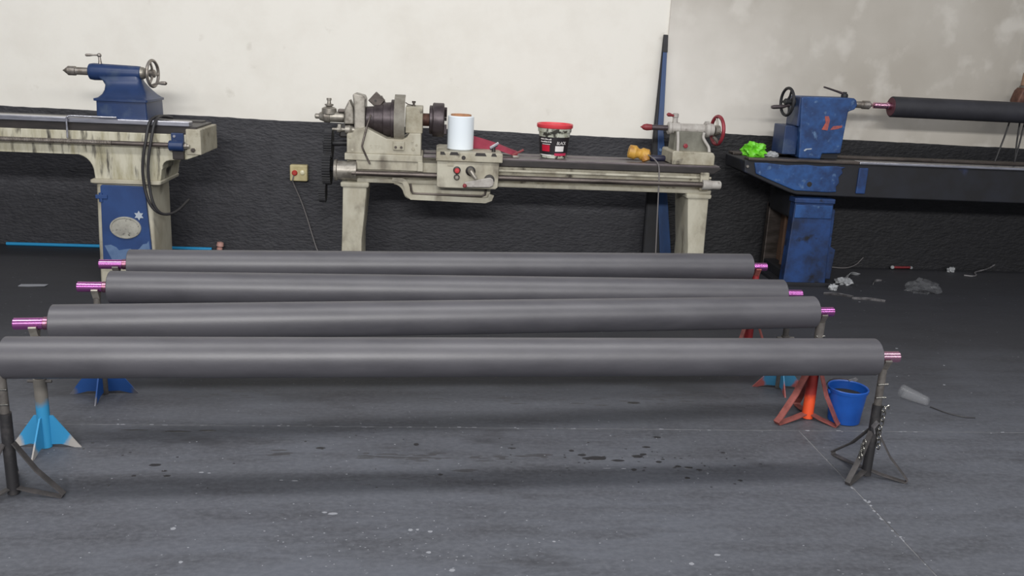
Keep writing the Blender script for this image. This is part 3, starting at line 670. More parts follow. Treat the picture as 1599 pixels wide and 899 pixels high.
# lead screw and its bosses
obj('lead_screw', cyl(B(), (-0.56, 6.022, 0.764), (1.90, 6.022, 0.766), 0.020, 18), 'steel_brown', t2, True)
obj('feed_gearbox', lathe(B(), [(0, 0.050), (0.006, 0.072), (0.022, 0.074), (0.028, 0.064), (0.10, 0.066), (0.156, 0.068), (0.160, 0.060)], (-0.688, 6.07, 0.772), (1, 0, 0), 32), 'steel_pale', t2, True)
obj('screw_bearing', lathe(B(), [(0, 0.036), (0.06, 0.034), (0.065, 0.030), (0.125, 0.031), (0.132, 0.026)], (1.880, 6.02, 0.767), (1, 0, 0), 26), 'grey_paint', t2, True)
obj('bearing_bracket', box(B(), 1.868, 1.93, 6.03, 6.09, 0.72, 0.85), 'beige_worn', t2, bevel=0.006)
# headstock
hs = obj('headstock', prism(B(), [(-0.598, 0.892), (-0.598, 1.022), (-0.560, 1.028), (-0.548, 1.052), (-0.470, 1.066), (-0.330, 0.998), (-0.225, 0.996), (-0.195, 1.012), (-0.178, 1.040), (-0.098, 1.042), (-0.098, 0.892)], 6.06, 6.40), 'beige', t2, bevel=0.006)
obj('headstock_slab', box(B(), -0.612, -0.084, 6.045, 6.41, 0.848, 0.893), 'beige', hs, bevel=0.005)
obj('headstock_foot', box(B(), -0.535, -0.082, 6.056, 6.40, 0.785, 0.848), 'beige', hs, bevel=0.004)
obj('foot_block', box(B(), -0.118, -0.080, 6.040, 6.40, 0.785, 0.850), 'beige', hs, bevel=0.004)
for x, z, r in ((-0.578, 1.000, 0.010), (-0.155, 0.985, 0.007), (-0.128, 0.962, 0.008), (-0.150, 0.935, 0.013), (-0.560, 0.915, 0.009)):
    obj('plug', lathe(B(), [(0, r), (0.004, r*0.8)], (x, 6.061, z), (0, -1, 0), 12), 'beige_worn', hs)
# cast letters on the headstock front
fc = bpy.data.curves.new('cast_letters', 'FONT'); fc.body = 'S TPE'; fc.size = 0.036; fc.extrude = 0.0015
fo = bpy.data.objects.new('cast_letters_src', fc); S.collection.objects.link(fo)
bpy.context.view_layer.update()
me = bpy.data.meshes.new_from_object(fo.evaluated_get(bpy.context.evaluated_depsgraph_get()))
bm = B(); bm.from_mesh(me); bpy.data.objects.remove(fo)
for v in bm.verts: v.co = Vector((-0.445 + v.co.x*1.15, 6.0605 - v.co.z*1.2, 0.928 + v.co.y))
obj('cast_letters', bm, 'beige_worn', hs)
AX = 1.115; AY = 6.24
obj('bearing_post', prism(B(), [(-0.556, 1.03), (-0.556, 1.18), (-0.566, 1.278), (-0.555, 1.286), (-0.492, 1.272), (-0.482, 1.25), (-0.482, 1.04)], 6.14, 6.34), 'steel_pale', hs, bevel=0.008)
obj('bearing_block', box(B(), -0.208, -0.090, 6.12, 6.36, 1.036, 1.214), 'beige_worn', hs, bevel=0.006)
obj('oiler', lathe(B(), [(0, 0.014), (0.006, 0.014), (0.008, 0.008), (0.02, 0.008), (0.022, 0.013), (0.034, 0.013)], (-0.155, AY, 1.213), (0, 0, 1), 12), 'steel_brown', hs, True)
obj('oil_pipe', tube(B(), spline([(-0.212, AY-0.02, 1.236), (-0.19, AY-0.02, 1.224), (-0.165, AY-0.01, 1.219)], 4), 0.004, 6), 'steel_brown', hs, True)
cone = obj('cone_pulley', lathe(B(), [(0, 0.070), (0.004, 0.082), (0.055, 0.086), (0.058, 0.094), (0.118, 0.100), (0.122, 0.114), (0.172, 0.118), (0.175, 0.136), (0.212, 0.138), (0.216, 0.12), (0.26, 0.11)], (-0.482, AY, AX), (1, 0, 0), 48), 'steel_dark', hs, True)
# gear guard band that wraps the front of the big wheel
bm = B(); rings = []
for k in range(17):
    a = math.radians(68 + k*11.6)      # from above the axis round the front to below
    c, s = math.cos(a), math.sin(a)
    rr1, rr2 = 0.158, 0.172
    rings.append([(-0.284, AY - 0.0 + c*rr1 if False else AY - math.sin(math.radians(k*11.6-4))*rr1, AX + math.cos(math.radians(k*11.6-4))*rr1), (-0.212, AY - math.sin(math.radians(k*11.6-4))*rr1, AX + math.cos(math.radians(k*11.6-4))*rr1), (-0.212, AY - math.sin(math.radians(k*11.6-4))*rr2, AX + math.cos(math.radians(k*11.6-4))*rr2), (-0.284, AY - math.sin(math.radians(k*11.6-4))*rr2, AX + math.cos(math.radians(k*11.6-4))*rr2)])
loft(bm, rings)
gd = obj('gear_guard', bm, 'guard_grey', hs, True)
obj('guard_foot', box(B(), -0.286, -0.210, 6.045, 6.075, 0.925, 0.985), 'beige_worn', hs, bevel=0.004)
for x in (-0.268, -0.230):
    obj('guard_bolt', lathe(B(), [(0, 0.010), (0.007, 0.009)], (x, 6.046, 0.945), (0, -1, 0), 6), 'steel_brown', hs)
obj('gear_rim', lathe(B(), [(0, 0.12), (0.006, 0.148), (0.03, 0.148), (0.034, 0.12)], (-0.262, AY, AX), (1, 0, 0), 48), 'steel_dark', hs, True)
obj('spindle', lathe(B(), [(0, 0.044), (0.09, 0.044)], (-0.100, AY, AX+0.008), (1, 0, 0), 28), 'rusty', hs, True)
ck = obj('chuck', lathe(B(), [(0, 0.088), (0.004, 0.098), (0.022, 0.098), (0.024, 0.112), (0.030, 0.117), (0.098, 0.117), (0.104, 0.110), (0.106, 0.03)], (-0.046, AY, AX+0.010), (1, 0, 0), 48), 'steel_dark', hs, True)
for k in range(3):
    a = math.radians(35 + 120*k)
    b = B(); box(b, 0.055, 0.076, -0.012, 0.012, 0.035, 0.105)
    bmesh.ops.transform(b, matrix=Matrix.Translation((0, AY, AX+0.01)) @ Matrix.Rotation(a, 4, 'X'), verts=b.verts)
    obj('chuck_jaw', b, 'steel_dark', hs, bevel=0.003)
# tilted square bracket standing over the pulley
b = B(); box(b, -0.042, 0.042, -0.012, 0.012, -0.042, 0.042)
bmesh.ops.transform(b, matrix=Matrix.Translation((-0.412, AY+0.03, 1.240)) @ Matrix.Rotation(math.radians(42), 4, 'Y'), verts=b.verts)
sb = obj('tilted_bracket', b, 'steel_brown', hs, bevel=0.004)
obj('bracket_hole', cyl(B(), (-0.420, AY+0.0165, 1.236), (-0.420, AY+0.020, 1.236), 0.009, 14), 'oil_black', hs)
b = B(); box(b, -0.018, 0.018, -0.02, 0.02, -0.045, 0.045)
bmesh.ops.transform(b, matrix=Matrix.Translation((-0.372, AY+0.06, 1.225)) @ Matrix.Rotation(math.radians(-30), 4, 'Y'), verts=b.verts)
obj('bracket_stay', b, 'steel_brown', hs, bevel=0.004)
# tail of the spindle, left of the headstock
obj('gear_cover', prism(B(), [(-0.628, 1.075), (-0.628, 1.165), (-0.618, 1.190), (-0.592, 1.243), (-0.566, 1.190), (-0.560, 1.17), (-0.558, 1.075)], 6.17, 6.32), 'steel_pale', hs, bevel=0.01)
obj('spindle_tail', lathe(B(), [(0, 0.012), (0.006, 0.018), (0.028, 0.018), (0.032, 0.026), (0.06, 0.036), (0.066, 0.042), (0.10, 0.044), (0.104, 0.037), (0.20, 0.037), (0.206, 0.050), (0.27, 0.052)], (-0.832, AY, 1.118), (1, 0, 0), 28), 'steel_pale', hs, True)
lub = obj('lubricator', lathe(B(), [(0, 0.052), (0.035, 0.050), (0.045, 0.034), (0.050, 0.018), (0.056, 0.030), (0.064, 0.030), (0.068, 0.014), (0.088, 0.012), (0.090, 0.017), (0.105, 0.017)], (-0.735, AY, 1.138), (0, 0, 1), 24), 'steel_pale', hs, True)
obj('tail_cap', box(B(), -0.672, -0.625, 6.20, 6.28, 1.152, 1.172), 'steel_brown', hs, bevel=0.004)
obj('tail_shaft', lathe(B(), [(0, 0.010), (0.03, 0.010), (0.032, 0.020), (0.05, 0.022), (0.056, 0.016), (0.07, 0.012), (0.085, 0.012), (0.088, 0.028), (0.12, 0.032), (0.135, 0.02), (0.16, 0.02)], (-0.705, 6.16, 1.040), (1, 0, 0), 24), 'steel_pale', hs, True)
obj('tail_nut', box(B(), -0.668, -0.645, 6.14, 6.18, 1.035, 1.075), 'steel_pale', hs, bevel=0.003)
obj('tail_bracket', box(B(), -0.66, -0.56, 6.17, 6.26, 0.985, 1.07), 'oil_black', hs, bevel=0.01)
# change gears in black at the left end
def gear(name, c, R, th, teeth, m):
    b = B(); pts = []
    for k in range(teeth*2):
        a = 2*PI*k/(teeth*2); r_ = R if k % 2 == 0 else R*0.94
        a1 = a + PI/(teeth*2)*0.9
        pts += [(r_*math.cos(a), r_*math.sin(a)), (r_*math.cos(a1), r_*math.sin(a1))]
    loft(b, [[(c[0]+s, c[1]+p[0], c[2]+p[1]) for p in pts] for s in (-th/2, th/2)])
    return obj(name, b, m, t2)
gear('change_gear', (-0.735, 6.22, 0.935), 0.105, 0.050, 36, 'black')
gear('change_gear', (-0.745, 6.20, 0.765), 0.115, 0.055, 36, 'black')
gear('change_gear', (-0.775, 6.18, 0.605), 0.075, 0.045, 28, 'black')
obj('gear_arm', box(B(), -0.77, -0.75, 6.16, 6.24, 0.59, 0.96), 'black', t2, bevel=0.006)
obj('gear_stud', cyl(B(), (-0.76, 6.19, 0.765), (-0.66, 6.09, 0.772), 0.02, 14), 'black', t2, True)
obj('gear_stud', cyl(B(), (-0.76, 6.22, 0.935), (-0.58, 6.22, 0.945), 0.02, 14), 'black', t2, True)
# bent belt lever hanging on the front
obj('belt_lever', tube(B(), [(-0.440, 6.10, 1.150), (-0.460, 6.050, 1.085), (-0.490, 6.045, 0.965), (-0.494, 6.044, 0.945), (-0.488, 6.043, 0.925), (-0.452, 6.036, 0.850), (-0.440, 6.034, 0.826)], 0.0065, 8), 'steel_brown', t2, True)
# carriage
car = obj('saddle', prism(B(), [(0.008, 0.878), (0.456, 0.878), (0.456, 0.936), (0.440, 0.941), (0.03, 0.941), (0.008, 0.934)], 5.925, 6.40), 'beige_worn', t2, bevel=0.005)
for x0, x1 in ((0.035, 0.060), (0.105, 0.150), (0.275, 0.335), (0.385, 0.405)):
    obj('tee_slot', prism(B(), [(x0, 0.9405), (x1, 0.9405), (x1+0.012, 0.920), (x0-0.008 if x0 > 0.1 else x0, 0.920)], 5.9235, 6.38), 'oil_black', car)
obj('lock_hole', cyl(B(), (0.192, 5.9225, 0.905), (0.192, 5.93, 0.905), 0.014, 16), 'oil_black', car)
ap = obj('apron', loft(B(), [[(x, y, z) for x, z in [(0.016, 0.705), (0.026, 0.695), (0.415, 0.695), (0.432, 0.708), (0.436, 0.88), (0.014, 0.88)]] for y in (5.945, 6.046)]), 'beige', t2, bevel=0.006)
def knob(x, z, r, l, m, ring=True):
    if ring: obj('knob_boss', lathe(B(), [(0, r*1.35), (0.010, r*1.3), (0.014, r*0.9)], (x, 5.945, z), (0, -1, 0), 20), 'oil_black', ap, True)
    obj('knob', lathe(B(), [(0.0, r*0.5), (l*0.4, r*0.55), (l*0.5, r*0.9), (l*0.75, r), (l, r*0.7), (l*1.02, r*0.2)], (x, 5.940, z), (0, -1, 0), 20), m, ap, True)
knob(0.150, 0.818, 0.019, 0.045, 'red')
knob(0.150, 0.770, 0.015, 0.030, 'steel_pale')
obj('knob_boss', lathe(B(), [(0, 0.034), (0.012, 0.032), (0.018, 0.022)], (0.242, 5.945, 0.815), (0, -1, 0), 22), 'oil_black', ap, True)
obj('feed_lever', tube(B(), [(0.242, 5.935, 0.818), (0.246, 5.915, 0.812), (0.262, 5.905, 0.790), (0.278, 5.905, 0.770)], [0.022, 0.020, 0.014, 0.013], 12), 'steel_pale', ap, True)
obj('knob_boss', lathe(B(), [(0, 0.036), (0.014, 0.034), (0.016, 0.02)], (0.372, 5.945, 0.760), (0, -1, 0), 22), 'oil_black', ap, True)
cr = B()
pts = [(0.200, 0.716), (0.206, 0.707), (0.375, 0.712), (0.395, 0.722), (0.402, 0.745), (0.396, 0.768), (0.378, 0.778), (0.360, 0.776), (0.205, 0.742), (0.198, 0.730)]
prism(cr, pts, 5.912, 5.932)
cw = obj('crank', cr, 'grey_paint', ap, bevel=0.005)
obj('crank_knob', lathe(B(), [(0, 0.008), (0.01, 0.012), (0.03, 0.014), (0.036, 0.010), (0.037, 0.002)], (0.204, 5.914, 0.722), (0, -1, 0), 16), 'red_dark', ap, True)
obj('apron_plate', box(B(), 0.085, 0.125, 5.940, 5.946, 0.845, 0.872), 'beige_worn', ap)
# tailstock
tz = 0.896
tb = obj('tailstock', prism(B(), [(1.662, tz), (1.968, tz), (1.968, 0.962), (1.955, 0.985), (1.668, 0.990), (1.662, 0.975)], 6.07, 6.38), 'beige_worn', t2, bevel=0.006)
obj('tailstock_web', prism(B(), [(1.685, 0.985), (1.945, 0.982), (1.918, 1.045), (1.898, 1.09), (1.895, 1.12), (1.690, 1.12)], 6.145, 6.30), 'grey_green', tb, bevel=0.004)
obj('rib', tube(B(), spline([(1.702, 6.135, 1.12), (1.706, 6.125, 1.06), (1.706, 6.115, 1.02), (1.704, 6.10, 0.985)], 5), 0.011, 10), 'grey_paint', tb, True)
obj('rib', tube(B(), spline([(1.892, 6.135, 1.12), (1.888, 6.13, 1.085), (1.905, 6.125, 1.055), (1.930, 6.12, 1.02), (1.934, 6.105, 0.985)], 5), 0.011, 10), 'grey_paint', tb, True)
obj('clamp_nut', lathe(B(), [(0, 0.017), (0.012, 0.017), (0.014, 0.012)], (1.768, 6.146, 1.022), (0, -1, 0), 6), 'red_wheel', tb)
obj('barrel', lathe(B(), [(0, 0.036), (0.004, 0.044), (0.022, 0.045), (0.030, 0.038), (0.05, 0.042), (0.085, 0.042), (0.090, 0.036), (0.262, 0.037), (0.268, 0.048), (0.274, 0.058), (0.298, 0.058), (0.304, 0.046), (0.335, 0.040)], (1.648, 6.22, 1.136), (1, 0, 0), 36), 'grey_paint', tb, True)
obj('quill', lathe(B(), [(0, 0.019), (0.15, 0.019)], (1.660, 6.22, 1.136), (-1, 0, 0), 22), 'steel_dark', tb, True)
obj('center_tip', lathe(B(), [(0, 0.016), (0.004, 0.021), (0.04, 0.024), (0.062, 0.019), (0.074, 0.008), (0.086, 0.001)], (1.535, 6.22, 1.136), (-1, 0, 0), 22), 'red_dark', tb, True)
obj('lock_post', lathe(B(), [(0, 0.020), (0.045, 0.018), (0.050, 0.022), (0.072, 0.022), (0.076, 0.016)], (1.698, 6.22, 1.165), (0, 0, 1), 20), 'grey_paint', tb, True)
obj('lock_lever', tube(B(), [(1.692, 6.215, 1.222), (1.668, 6.21, 1.226), (1.655, 6.208, 1.229), (1.640, 6.206, 1.231), (1.630, 6.205, 1.232)], [0.010, 0.009, 0.013, 0.014, 0.006], 12), 'red_dark', tb, True)
handwheel('handwheel', (2.012, 6.22, 1.133), (1, 0.16, 0), 0.098, tb, 'red_wheel', 'steel_pale', 0.013, 3, phase=0.2, hub_r=0.036)
obj('wheel_handle', tube(B(), [(2.006, 6.17, 1.050), (2.000, 6.16, 1.060), (1.985, 6.155, 1.075), (1.970, 6.15, 1.090)], [0.008, 0.009, 0.012, 0.008], 10), 'steel_pale', tb, True)

# ---- things lying on the middle lathe
rl = thing('stretch_film_roll', 'white roll of film with brown core standing on the lathe carriage', 'film roll', (0.172, 6.10, 0.942))
obj('film', lathe(B(), [(0, 0.040), (0, 0.084), (0.006, 0.090), (0.222, 0.090), (0.228, 0.084), (0.228, 0.072)], (0.172, 6.10, 0.9425), (0, 0, 1), 48), 'white_film', rl, True)
obj('core', lathe(B(), [(0, 0.070), (0.236, 0.070), (0.236, 0.062), (0.05, 0.062)], (0.172, 6.10, 0.944), (0, 0, 1), 40), 'card', rl, True)

PX, PY, PZ = 0.838, 6.22, 0.8965
pb = thing('paint_pail', 'grubby plastic pail with red rim and black printed label on the lathe bed', 'pail', (PX, PY, PZ))
def pr_(z): return 0.094 + (0.116-0.094)*(z/0.235)
obj('pail_body', lathe(B(), [(0, 0.088), (0.004, 0.094), (0.18, pr_(0.18)), (0.182, pr_(0.18)+0.006), (0.212, pr_(0.21)+0.006)], (PX, PY, PZ), (0, 0, 1), 48), 'pail_white', pb, True)
obj('lid', lathe(B(), [(0, 0.112), (0, 0.124), (0.004, 0.127), (0.024, 0.128), (0.029, 0.124), (0.029, 0.116), (0.018, 0.112), (0.016, 0.02)], (PX, PY, PZ+0.210), (0, 0, 1), 48), 'lid_red', pb, True)
def patch(name, a0, a1, z0, z1, m, off=0.0012, parent=pb, n=20):
    b = B(); ci = math.degrees(math.atan2(-PY, -PX))
    rings = []
    for k in range(n+1):
        a = math.radians(ci + a0 + (a1-a0)*k/n)
        q = []
        for z, o_ in ((z0, -0.002), (z0, off), (z1, off), (z1, -0.002)):
            r_ = pr_(z)+o_; q.append((PX+r_*math.cos(a), PY+r_*math.sin(a), PZ+z))
        rings.append(q)
    loft(b, rings); return obj(name, b, m, parent)
lb = patch('label', -88, 78, 0.028, 0.150, 'print_black')
patch('label_square', -52, -16, 0.050, 0.094, 'print_red', 0.0022, lb)
patch('label_panel', 6, 42, 0.052, 0.090, 'print_white', 0.0022, lb)
patch('label_band', 4, 60, 0.022, 0.040, 'print_crimson', 0.0024, lb)
patch('label_line', -60, -8, 0.020, 0.028, 'print_white', 0.0022, lb)
rq = random.Random(5)
for z0 in (0.130, 0.112):
    a = -58.0
    while a < -8:
        w_ = rq.uniform(3, 6); patch('label_mark', a, a+w_, z0, z0+rq.uniform(0.006, 0.010), 'print_white', 0.0022, lb, 3); a += w_ + rq.uniform(1.5, 3.5)
patch('label_line', -50, -14, 0.098, 0.102, 'print_white', 0.0022, lb)
fc = bpy.data.curves.new('label_word', 'FONT'); fc.body = 'BLACK'; fc.size = 0.030; fc.extrude = 0.0006; fc.shear = 0.2
fo = bpy.data.objects.new('label_word_src', fc); S.collection.objects.link(fo); bpy.context.view_layer.update()
me = bpy.data.meshes.new_from_object(fo.evaluated_get(bpy.context.evaluated_depsgraph_get()))
bm = B(); bm.from_mesh(me); bpy.data.objects.remove(fo)
bmesh.ops.subdivide_edges(bm, edges=[e for e in bm.edges if e.calc_length() > 0.008], cuts=2)
wx = max(v.co.x for v in bm.verts); ci = math.atan2(-PY, -PX)
for v in bm.verts:
    z = 0.100 + v.co.y; a = ci + math.radians(10 + 40*v.co.x/wx); r_ = pr_(z) + 0.002 + v.co.z
    v.co = Vector((PX + r_*math.cos(a), PY + r_*math.sin(a), PZ + z))
obj('label_word', bm, 'print_white', lb)

# red cloth draped on the carriage, with a clamp and a small blade
bm = B(); rings = []
for k in range(15):
    s = k/14
    x = 0.245 + 0.335*s; zt = 1.030 - 0.085*s - 0.035*max(0, s-0.6); zb = 0.945 - 0.012*s - 0.038*max(0, (s-0.6)/0.4)
    y = 6.23 + 0.02*math.sin(s*6)
    rings.append([(x, y-0.075*(1-0.4*s), zb), (x, y-0.045*(1-0.4*s), (zt+zb)/2+0.012), (x, y, zt), (x, y+0.05, (zt+zb)/2), (x, y+0.07, zb)])
loft(bm, rings)
tag(obj('red_cloth', bm, 'red_cloth', None, True), 'folded red cloth beside the white film roll on the carriage', 'cloth')
cl = thing('toggle_clamp', 'small bright metal clamp on the red cloth near the carriage corner', 'clamp', (0.40, 6.02, 0.942))
bb = B(); box(bb, -0.034, 0.034, -0.012, 0.012, -0.008, 0.008); bmesh.ops.transform(bb, matrix=Matrix.Translation((0.402, 6.02, 0.985)) @ Matrix.Rotation(math.radians(-32), 4, 'Y'), verts=bb.verts)
obj('clamp_jaw', bb, 'steel', cl, bevel=0.003)
bb = B(); box(bb, -0.030, 0.030, -0.010, 0.010, -0.006, 0.006); bmesh.ops.transform(bb, matrix=Matrix.Translation((0.398, 6.02, 0.972)) @ Matrix.Rotation(math.radians(-32), 4, 'Y'), verts=bb.verts)
obj('clamp_jaw', bb, 'navy', cl, bevel=0.003)
obj('clamp_post', lathe(B(), [(0, 0.014), (0.03, 0.012)], (0.398, 6.02, 0.9415), (0, 0, 1), 12), 'oil_black', cl, True)
kn = thing('hand_tool', 'red-handled tool with pale tip lying on the lathe bed by the red cloth', 'tool', (0.60, 6.12, 0.8965))
bb = B(); box(bb, -0.045, 0.045, -0.010, 0.010, -0.007, 0.007); bmesh.ops.transform(bb, matrix=Matrix.Translation((0.575, 6.12, 0.932)) @ Matrix.Rotation(math.radians(-28), 4, 'Y'), verts=bb.verts)
obj('handle', bb, 'red_dark', kn, bevel=0.003)
bb = B(); box(bb, -0.022, 0.022, -0.010, 0.010, -0.008, 0.008); bmesh.ops.transform(bb, matrix=Matrix.Translation((0.560, 6.10, 0.9055)), verts=bb.verts)
obj('tip', bb, 'steel_pale', kn, bevel=0.003)

yt = thing('power_tool', 'yellow hand power tool with navy handle lying before the tailstock', 'power tool', (1.46, 6.18, 0.8965))
bm = B(); lathe(bm, [(0, 0.030), (0.006, 0.046), (0.05, 0.050), (0.072, 0.034), (0.085, 0.034), (0.10, 0.046), (0.145, 0.044), (0.158, 0.026)], (1.372, 6.20, 0.965), (1, -0.15, -0.18), 24)
obj('body', bm, 'yellow', yt, True)
bm = B(); lathe(bm, [(0, 0.020), (0.02, 0.027), (0.065, 0.030), (0.07, 0.02)], (1.475, 6.17, 0.965), (0.35, -0.3, -1), 18)
obj('grip', bm, 'yellow', yt, True)
obj('handle', lathe(B(), [(0, 0.016), (0.01, 0.023), (0.10, 0.023), (0.112, 0.018)], (1.530, 6.19, 0.920), (1, 0.05, 0.02), 18), 'navy', yt, True)
obj('cord', tube(B(), spline([(1.50, 6.15, 0.952), (1.535, 6.06, 0.925), (1.560, 6.035, 0.885), (1.566, 6.015, 0.80), (1.572, 6.015, 0.66), (1.585, 6.02, 0.40), (1.60, 6.03, 0.15), (1.62, 6.05, 0.012), (1.70, 6.20, 0.006)], 6), 0.0045, 8), 'cable_grey', yt, True)

# ------------------------------------------------------------------ right lathe (worn blue)
t3 = thing('lathe', 'right worn blue lathe with black handwheel carrying a dark roller', 'lathe', (2.81, 6.45, 0))
XR3 = 6.6
obj('bed', prism(B(), [(2.238, 0.93), (2.246, 0.842), (2.44, 0.765), (2.60, 0.705), (2.66, 0.690), (3.10, 0.686), (XR3, 0.676), (XR3, 0.93)], 6.215, 6.66), 'machine_black', t3, bevel=0.008)
obj('bed_panel', prism(B(), [(2.31, 0.915), (2.33, 0.835), (2.45, 0.790), (2.60, 0.735), (2.64, 0.722), (2.90, 0.716), (2.955, 0.722), (2.948, 0.76), (2.968, 0.79), (2.958, 0.83), (2.985, 0.862), (2.972, 0.89), (3.00, 0.905), (2.93, 0.912), (2.80, 0.905), (2.70, 0.914), (2.55, 0.904), (2.40, 0.916)], 6.205, 6.222), 'blue_right', t3, bevel=0.006)
obj('bolt_hole', cyl(B(), (2.742, 6.2035, 0.772), (2.742, 6.21, 0.772), 0.019, 18), 'oil_black', t3)
obj('bed_rib', box(B(), 3.105, 3.175, 6.203, 6.222, 0.715, 0.905), 'blue_grimy', t3, bevel=0.006)
obj('rail', box(B(), 2.262, 3.10, 6.200, 6.30, 0.928, 0.950), 'steel_brown', t3, bevel=0.006)
obj('rail', box(B(), 3.10, XR3, 6.200, 6.30, 0.928, 0.950), 'steel', t3, bevel=0.006)
obj('rail', box(B(), 2.262, XR3, 6.55, 6.66, 0.928, 0.950), 'steel_brown', t3, bevel=0.006)
obj('bed_bolt', lathe(B(), [(0, 0.012), (0.012, 0.010)], (2.262, 6.216, 0.885), (0, -1, 0), 6), 'steel_grey', t3)
# column: front plate, back plate and top arch round an open, rusty side
col_ = obj('column', prism(B(), [(2.640, 0.0), (2.972, 0.0), (2.962, 0.30), (2.952, 0.632), (2.655, 0.632), (2.648, 0.30)], 6.21, 6.30), 'blue_grimy', t3, bevel=0.008)
obj('column_top', box(B(), 2.655, 2.952, 6.30, 6.74, 0.50, 0.69), 'machine_black', t3, bevel=0.02)
obj('column_back', box(B(), 2.655, 2.952, 6.69, 6.75, 0.0, 0.55), 'steel_brown', t3, bevel=0.006)
obj('column_side', box(B(), 2.76, 2.94, 6.30, 6.70, 0.0, 0.55), 'wood_rust', t3)
obj('column_rib', box(B(), 2.71, 2.77, 6.48, 6.51, 0.0, 0.52), 'wood_rust', t3, bevel=0.01)
obj('column_sill', box(B(), 2.66, 2.78, 6.30, 6.70, 0.0, 0.10), 'machine_black', t3, bevel=0.01)
obj('column_cap', box(B(), 2.645, 2.955, 6.195, 6.31, 0.632, 0.668), 'blue_grimy', t3, bevel=0.006)
obj('column_band', box(B(), 2.66, 2.945, 6.202, 6.214, 0.520, 0.618), 'blue_right', t3, bevel=0.004)
obj('column_flange', prism(B(), [(2.952, 0.05), (3.02, 0.05), (3.03, 0.28), (2.99, 0.30), (2.985, 0.58), (2.95, 0.60)], 6.24, 6.28), 'blue_grimy', t3, bevel=0.006)
obj('column_foot', box(B(), 2.60, 3.01, 6.19, 6.78, 0.0, 0.028), 'machine_black', t3, bevel=0.004)
obj('column', box(B(), 6.0, 6.4, 6.21, 6.70, 0.0, 0.69), 'machine_black', t3, bevel=0.01)
# tailstock
bz = 0.950
tk = obj('tailstock', prism(B(), [(2.672, bz), (2.838, bz), (2.845, 0.990), (2.985, 0.996), (2.988, 1.06), (3.000, 1.300), (3.045, 1.318), (3.062, 1.345), (3.050, 1.385), (3.03, 1.398), (2.640, 1.392), (2.634, 1.38)], 6.29, 6.52), 'blue_right', t3, bevel=0.008)
obj('tailstock_foot', box(B(), 2.70, 2.98, 6.32, 6.58, bz, 0.992), 'machine_black', tk, bevel=0.004)
obj('side_box', box(B(), 2.560, 2.665, 6.34, 6.56, bz+0.02, 1.180), 'blue', tk, bevel=0.006)
obj('side_plate', box(B(), 2.628, 2.650, 6.30, 6.51, 1.18, 1.392), 'blue', tk, bevel=0.005)
obj('wheel_shaft', lathe(B(), [(0, 0.034), (0.03, 0.030), (0.034, 0.018), (0.08, 0.018)], (2.636, 6.40, 1.348), (-1, 0, 0), 24), 'machine_black', tk, True)
handwheel('handwheel', (2.575, 6.40, 1.348), (1, 0.10, 0), 0.098, tk, 'black', 'black', 0.011, 3, phase=1.0, hub_r=0.024)
obj('wheel_handle', tube(B(), [(2.578, 6.36, 1.325), (2.55, 6.355, 1.318), (2.53, 6.352, 1.314), (2.46, 6.35, 1.308), (2.44, 6.35, 1.307)], [0.009, 0.010, 0.014, 0.015, 0.010], 12), 'steel_dark', tk, True)
obj('lock_knob', lathe(B(), [(0, 0.024), (0.012, 0.026), (0.026, 0.022), (0.030, 0.014), (0.040, 0.014)], (3.005, 6.40, 1.397), (0, 0, 1), 20), 'black', tk, True)
obj('lock_lever', tube(B(), [(3.00, 6.40, 1.422), (2.95, 6.398, 1.436), (2.88, 6.395, 1.455), (2.835, 6.394, 1.466)], [0.010, 0.008, 0.007, 0.006], 10), 'steel_dark', tk, True)
obj('quill', lathe(B(), [(0, 0.025), (0.10, 0.025), (0.102, 0.031), (0.152, 0.031), (0.158, 0.026), (0.166, 0.016), (0.186, 0.003)], (3.050, 6.40, 1.350), (1, 0, 0), 26), 'steel_grey', tk, True)
obj('worn_patch', prism(B(), [(2.815, 1.165), (2.86, 1.160), (2.868, 1.235), (2.855, 1.262), (2.825, 1.262), (2.838, 1.215)], 6.287, 6.291), 'orange_flake', tk)
obj('worn_patch', prism(B(), [(2.88, 1.165), (2.93, 1.172), (2.965, 1.185), (2.968, 1.200), (2.90, 1.192)], 6.287, 6.291), 'orange_flake', tk)
obj('worn_patch', prism(B(), [(2.70, 1.008), (2.715, 1.022), (2.76, 1.026), (2.758, 1.018), (2.725, 1.015), (2.708, 1.002)], 6.287, 6.291), 'star', tk)
# headstock end, past the right edge
obj('headstock', box(B(), 5.75, 6.55, 6.22, 6.64, 0.95, 1.62), 'blue_grimy', t3, bevel=0.02)
obj('chuck', lathe(B(), [(0, 0.12), (0.008, 0.13), (0.14, 0.13), (0.145, 0.12)], (5.61, 6.40, 1.345), (1, 0, 0), 36), 'steel_dark', t3, True)
# roller held between the tailstock and the chuck
r5 = thing('rubber_roller', 'near-black rubber roller mounted between centres on the right lathe', 'roller', (4.45, 6.40, 1.265))
obj('rubber_sleeve', lathe(B(), [(0, 0.070), (0.006, 0.076), (2.0, 0.078), (2.14, 0.078)], (3.375, 6.40, 1.345), (1, 0, -0.002), 60), 'rubber_dark', r5, True)
obj('journal', lathe(B(), [(0, 0.016), (0.004, 0.022), (0.10, 0.022), (0.103, 0.026), (0.15, 0.026)], (3.236, 6.40, 1.350), (1, 0, 0), 26), 'journal_pink', r5, True)
obj('end_face', lathe(B(), [(0, 0.066), (0.004, 0.067)], (3.372, 6.40, 1.345), (1, 0, 0), 40), 'end_dark', r5, True)
obj('journal', lathe(B(), [(0, 0.022), (0.11, 0.022)], (5.51, 6.40, 1.342), (1, 0, 0), 26), 'journal_pink', r5, True)

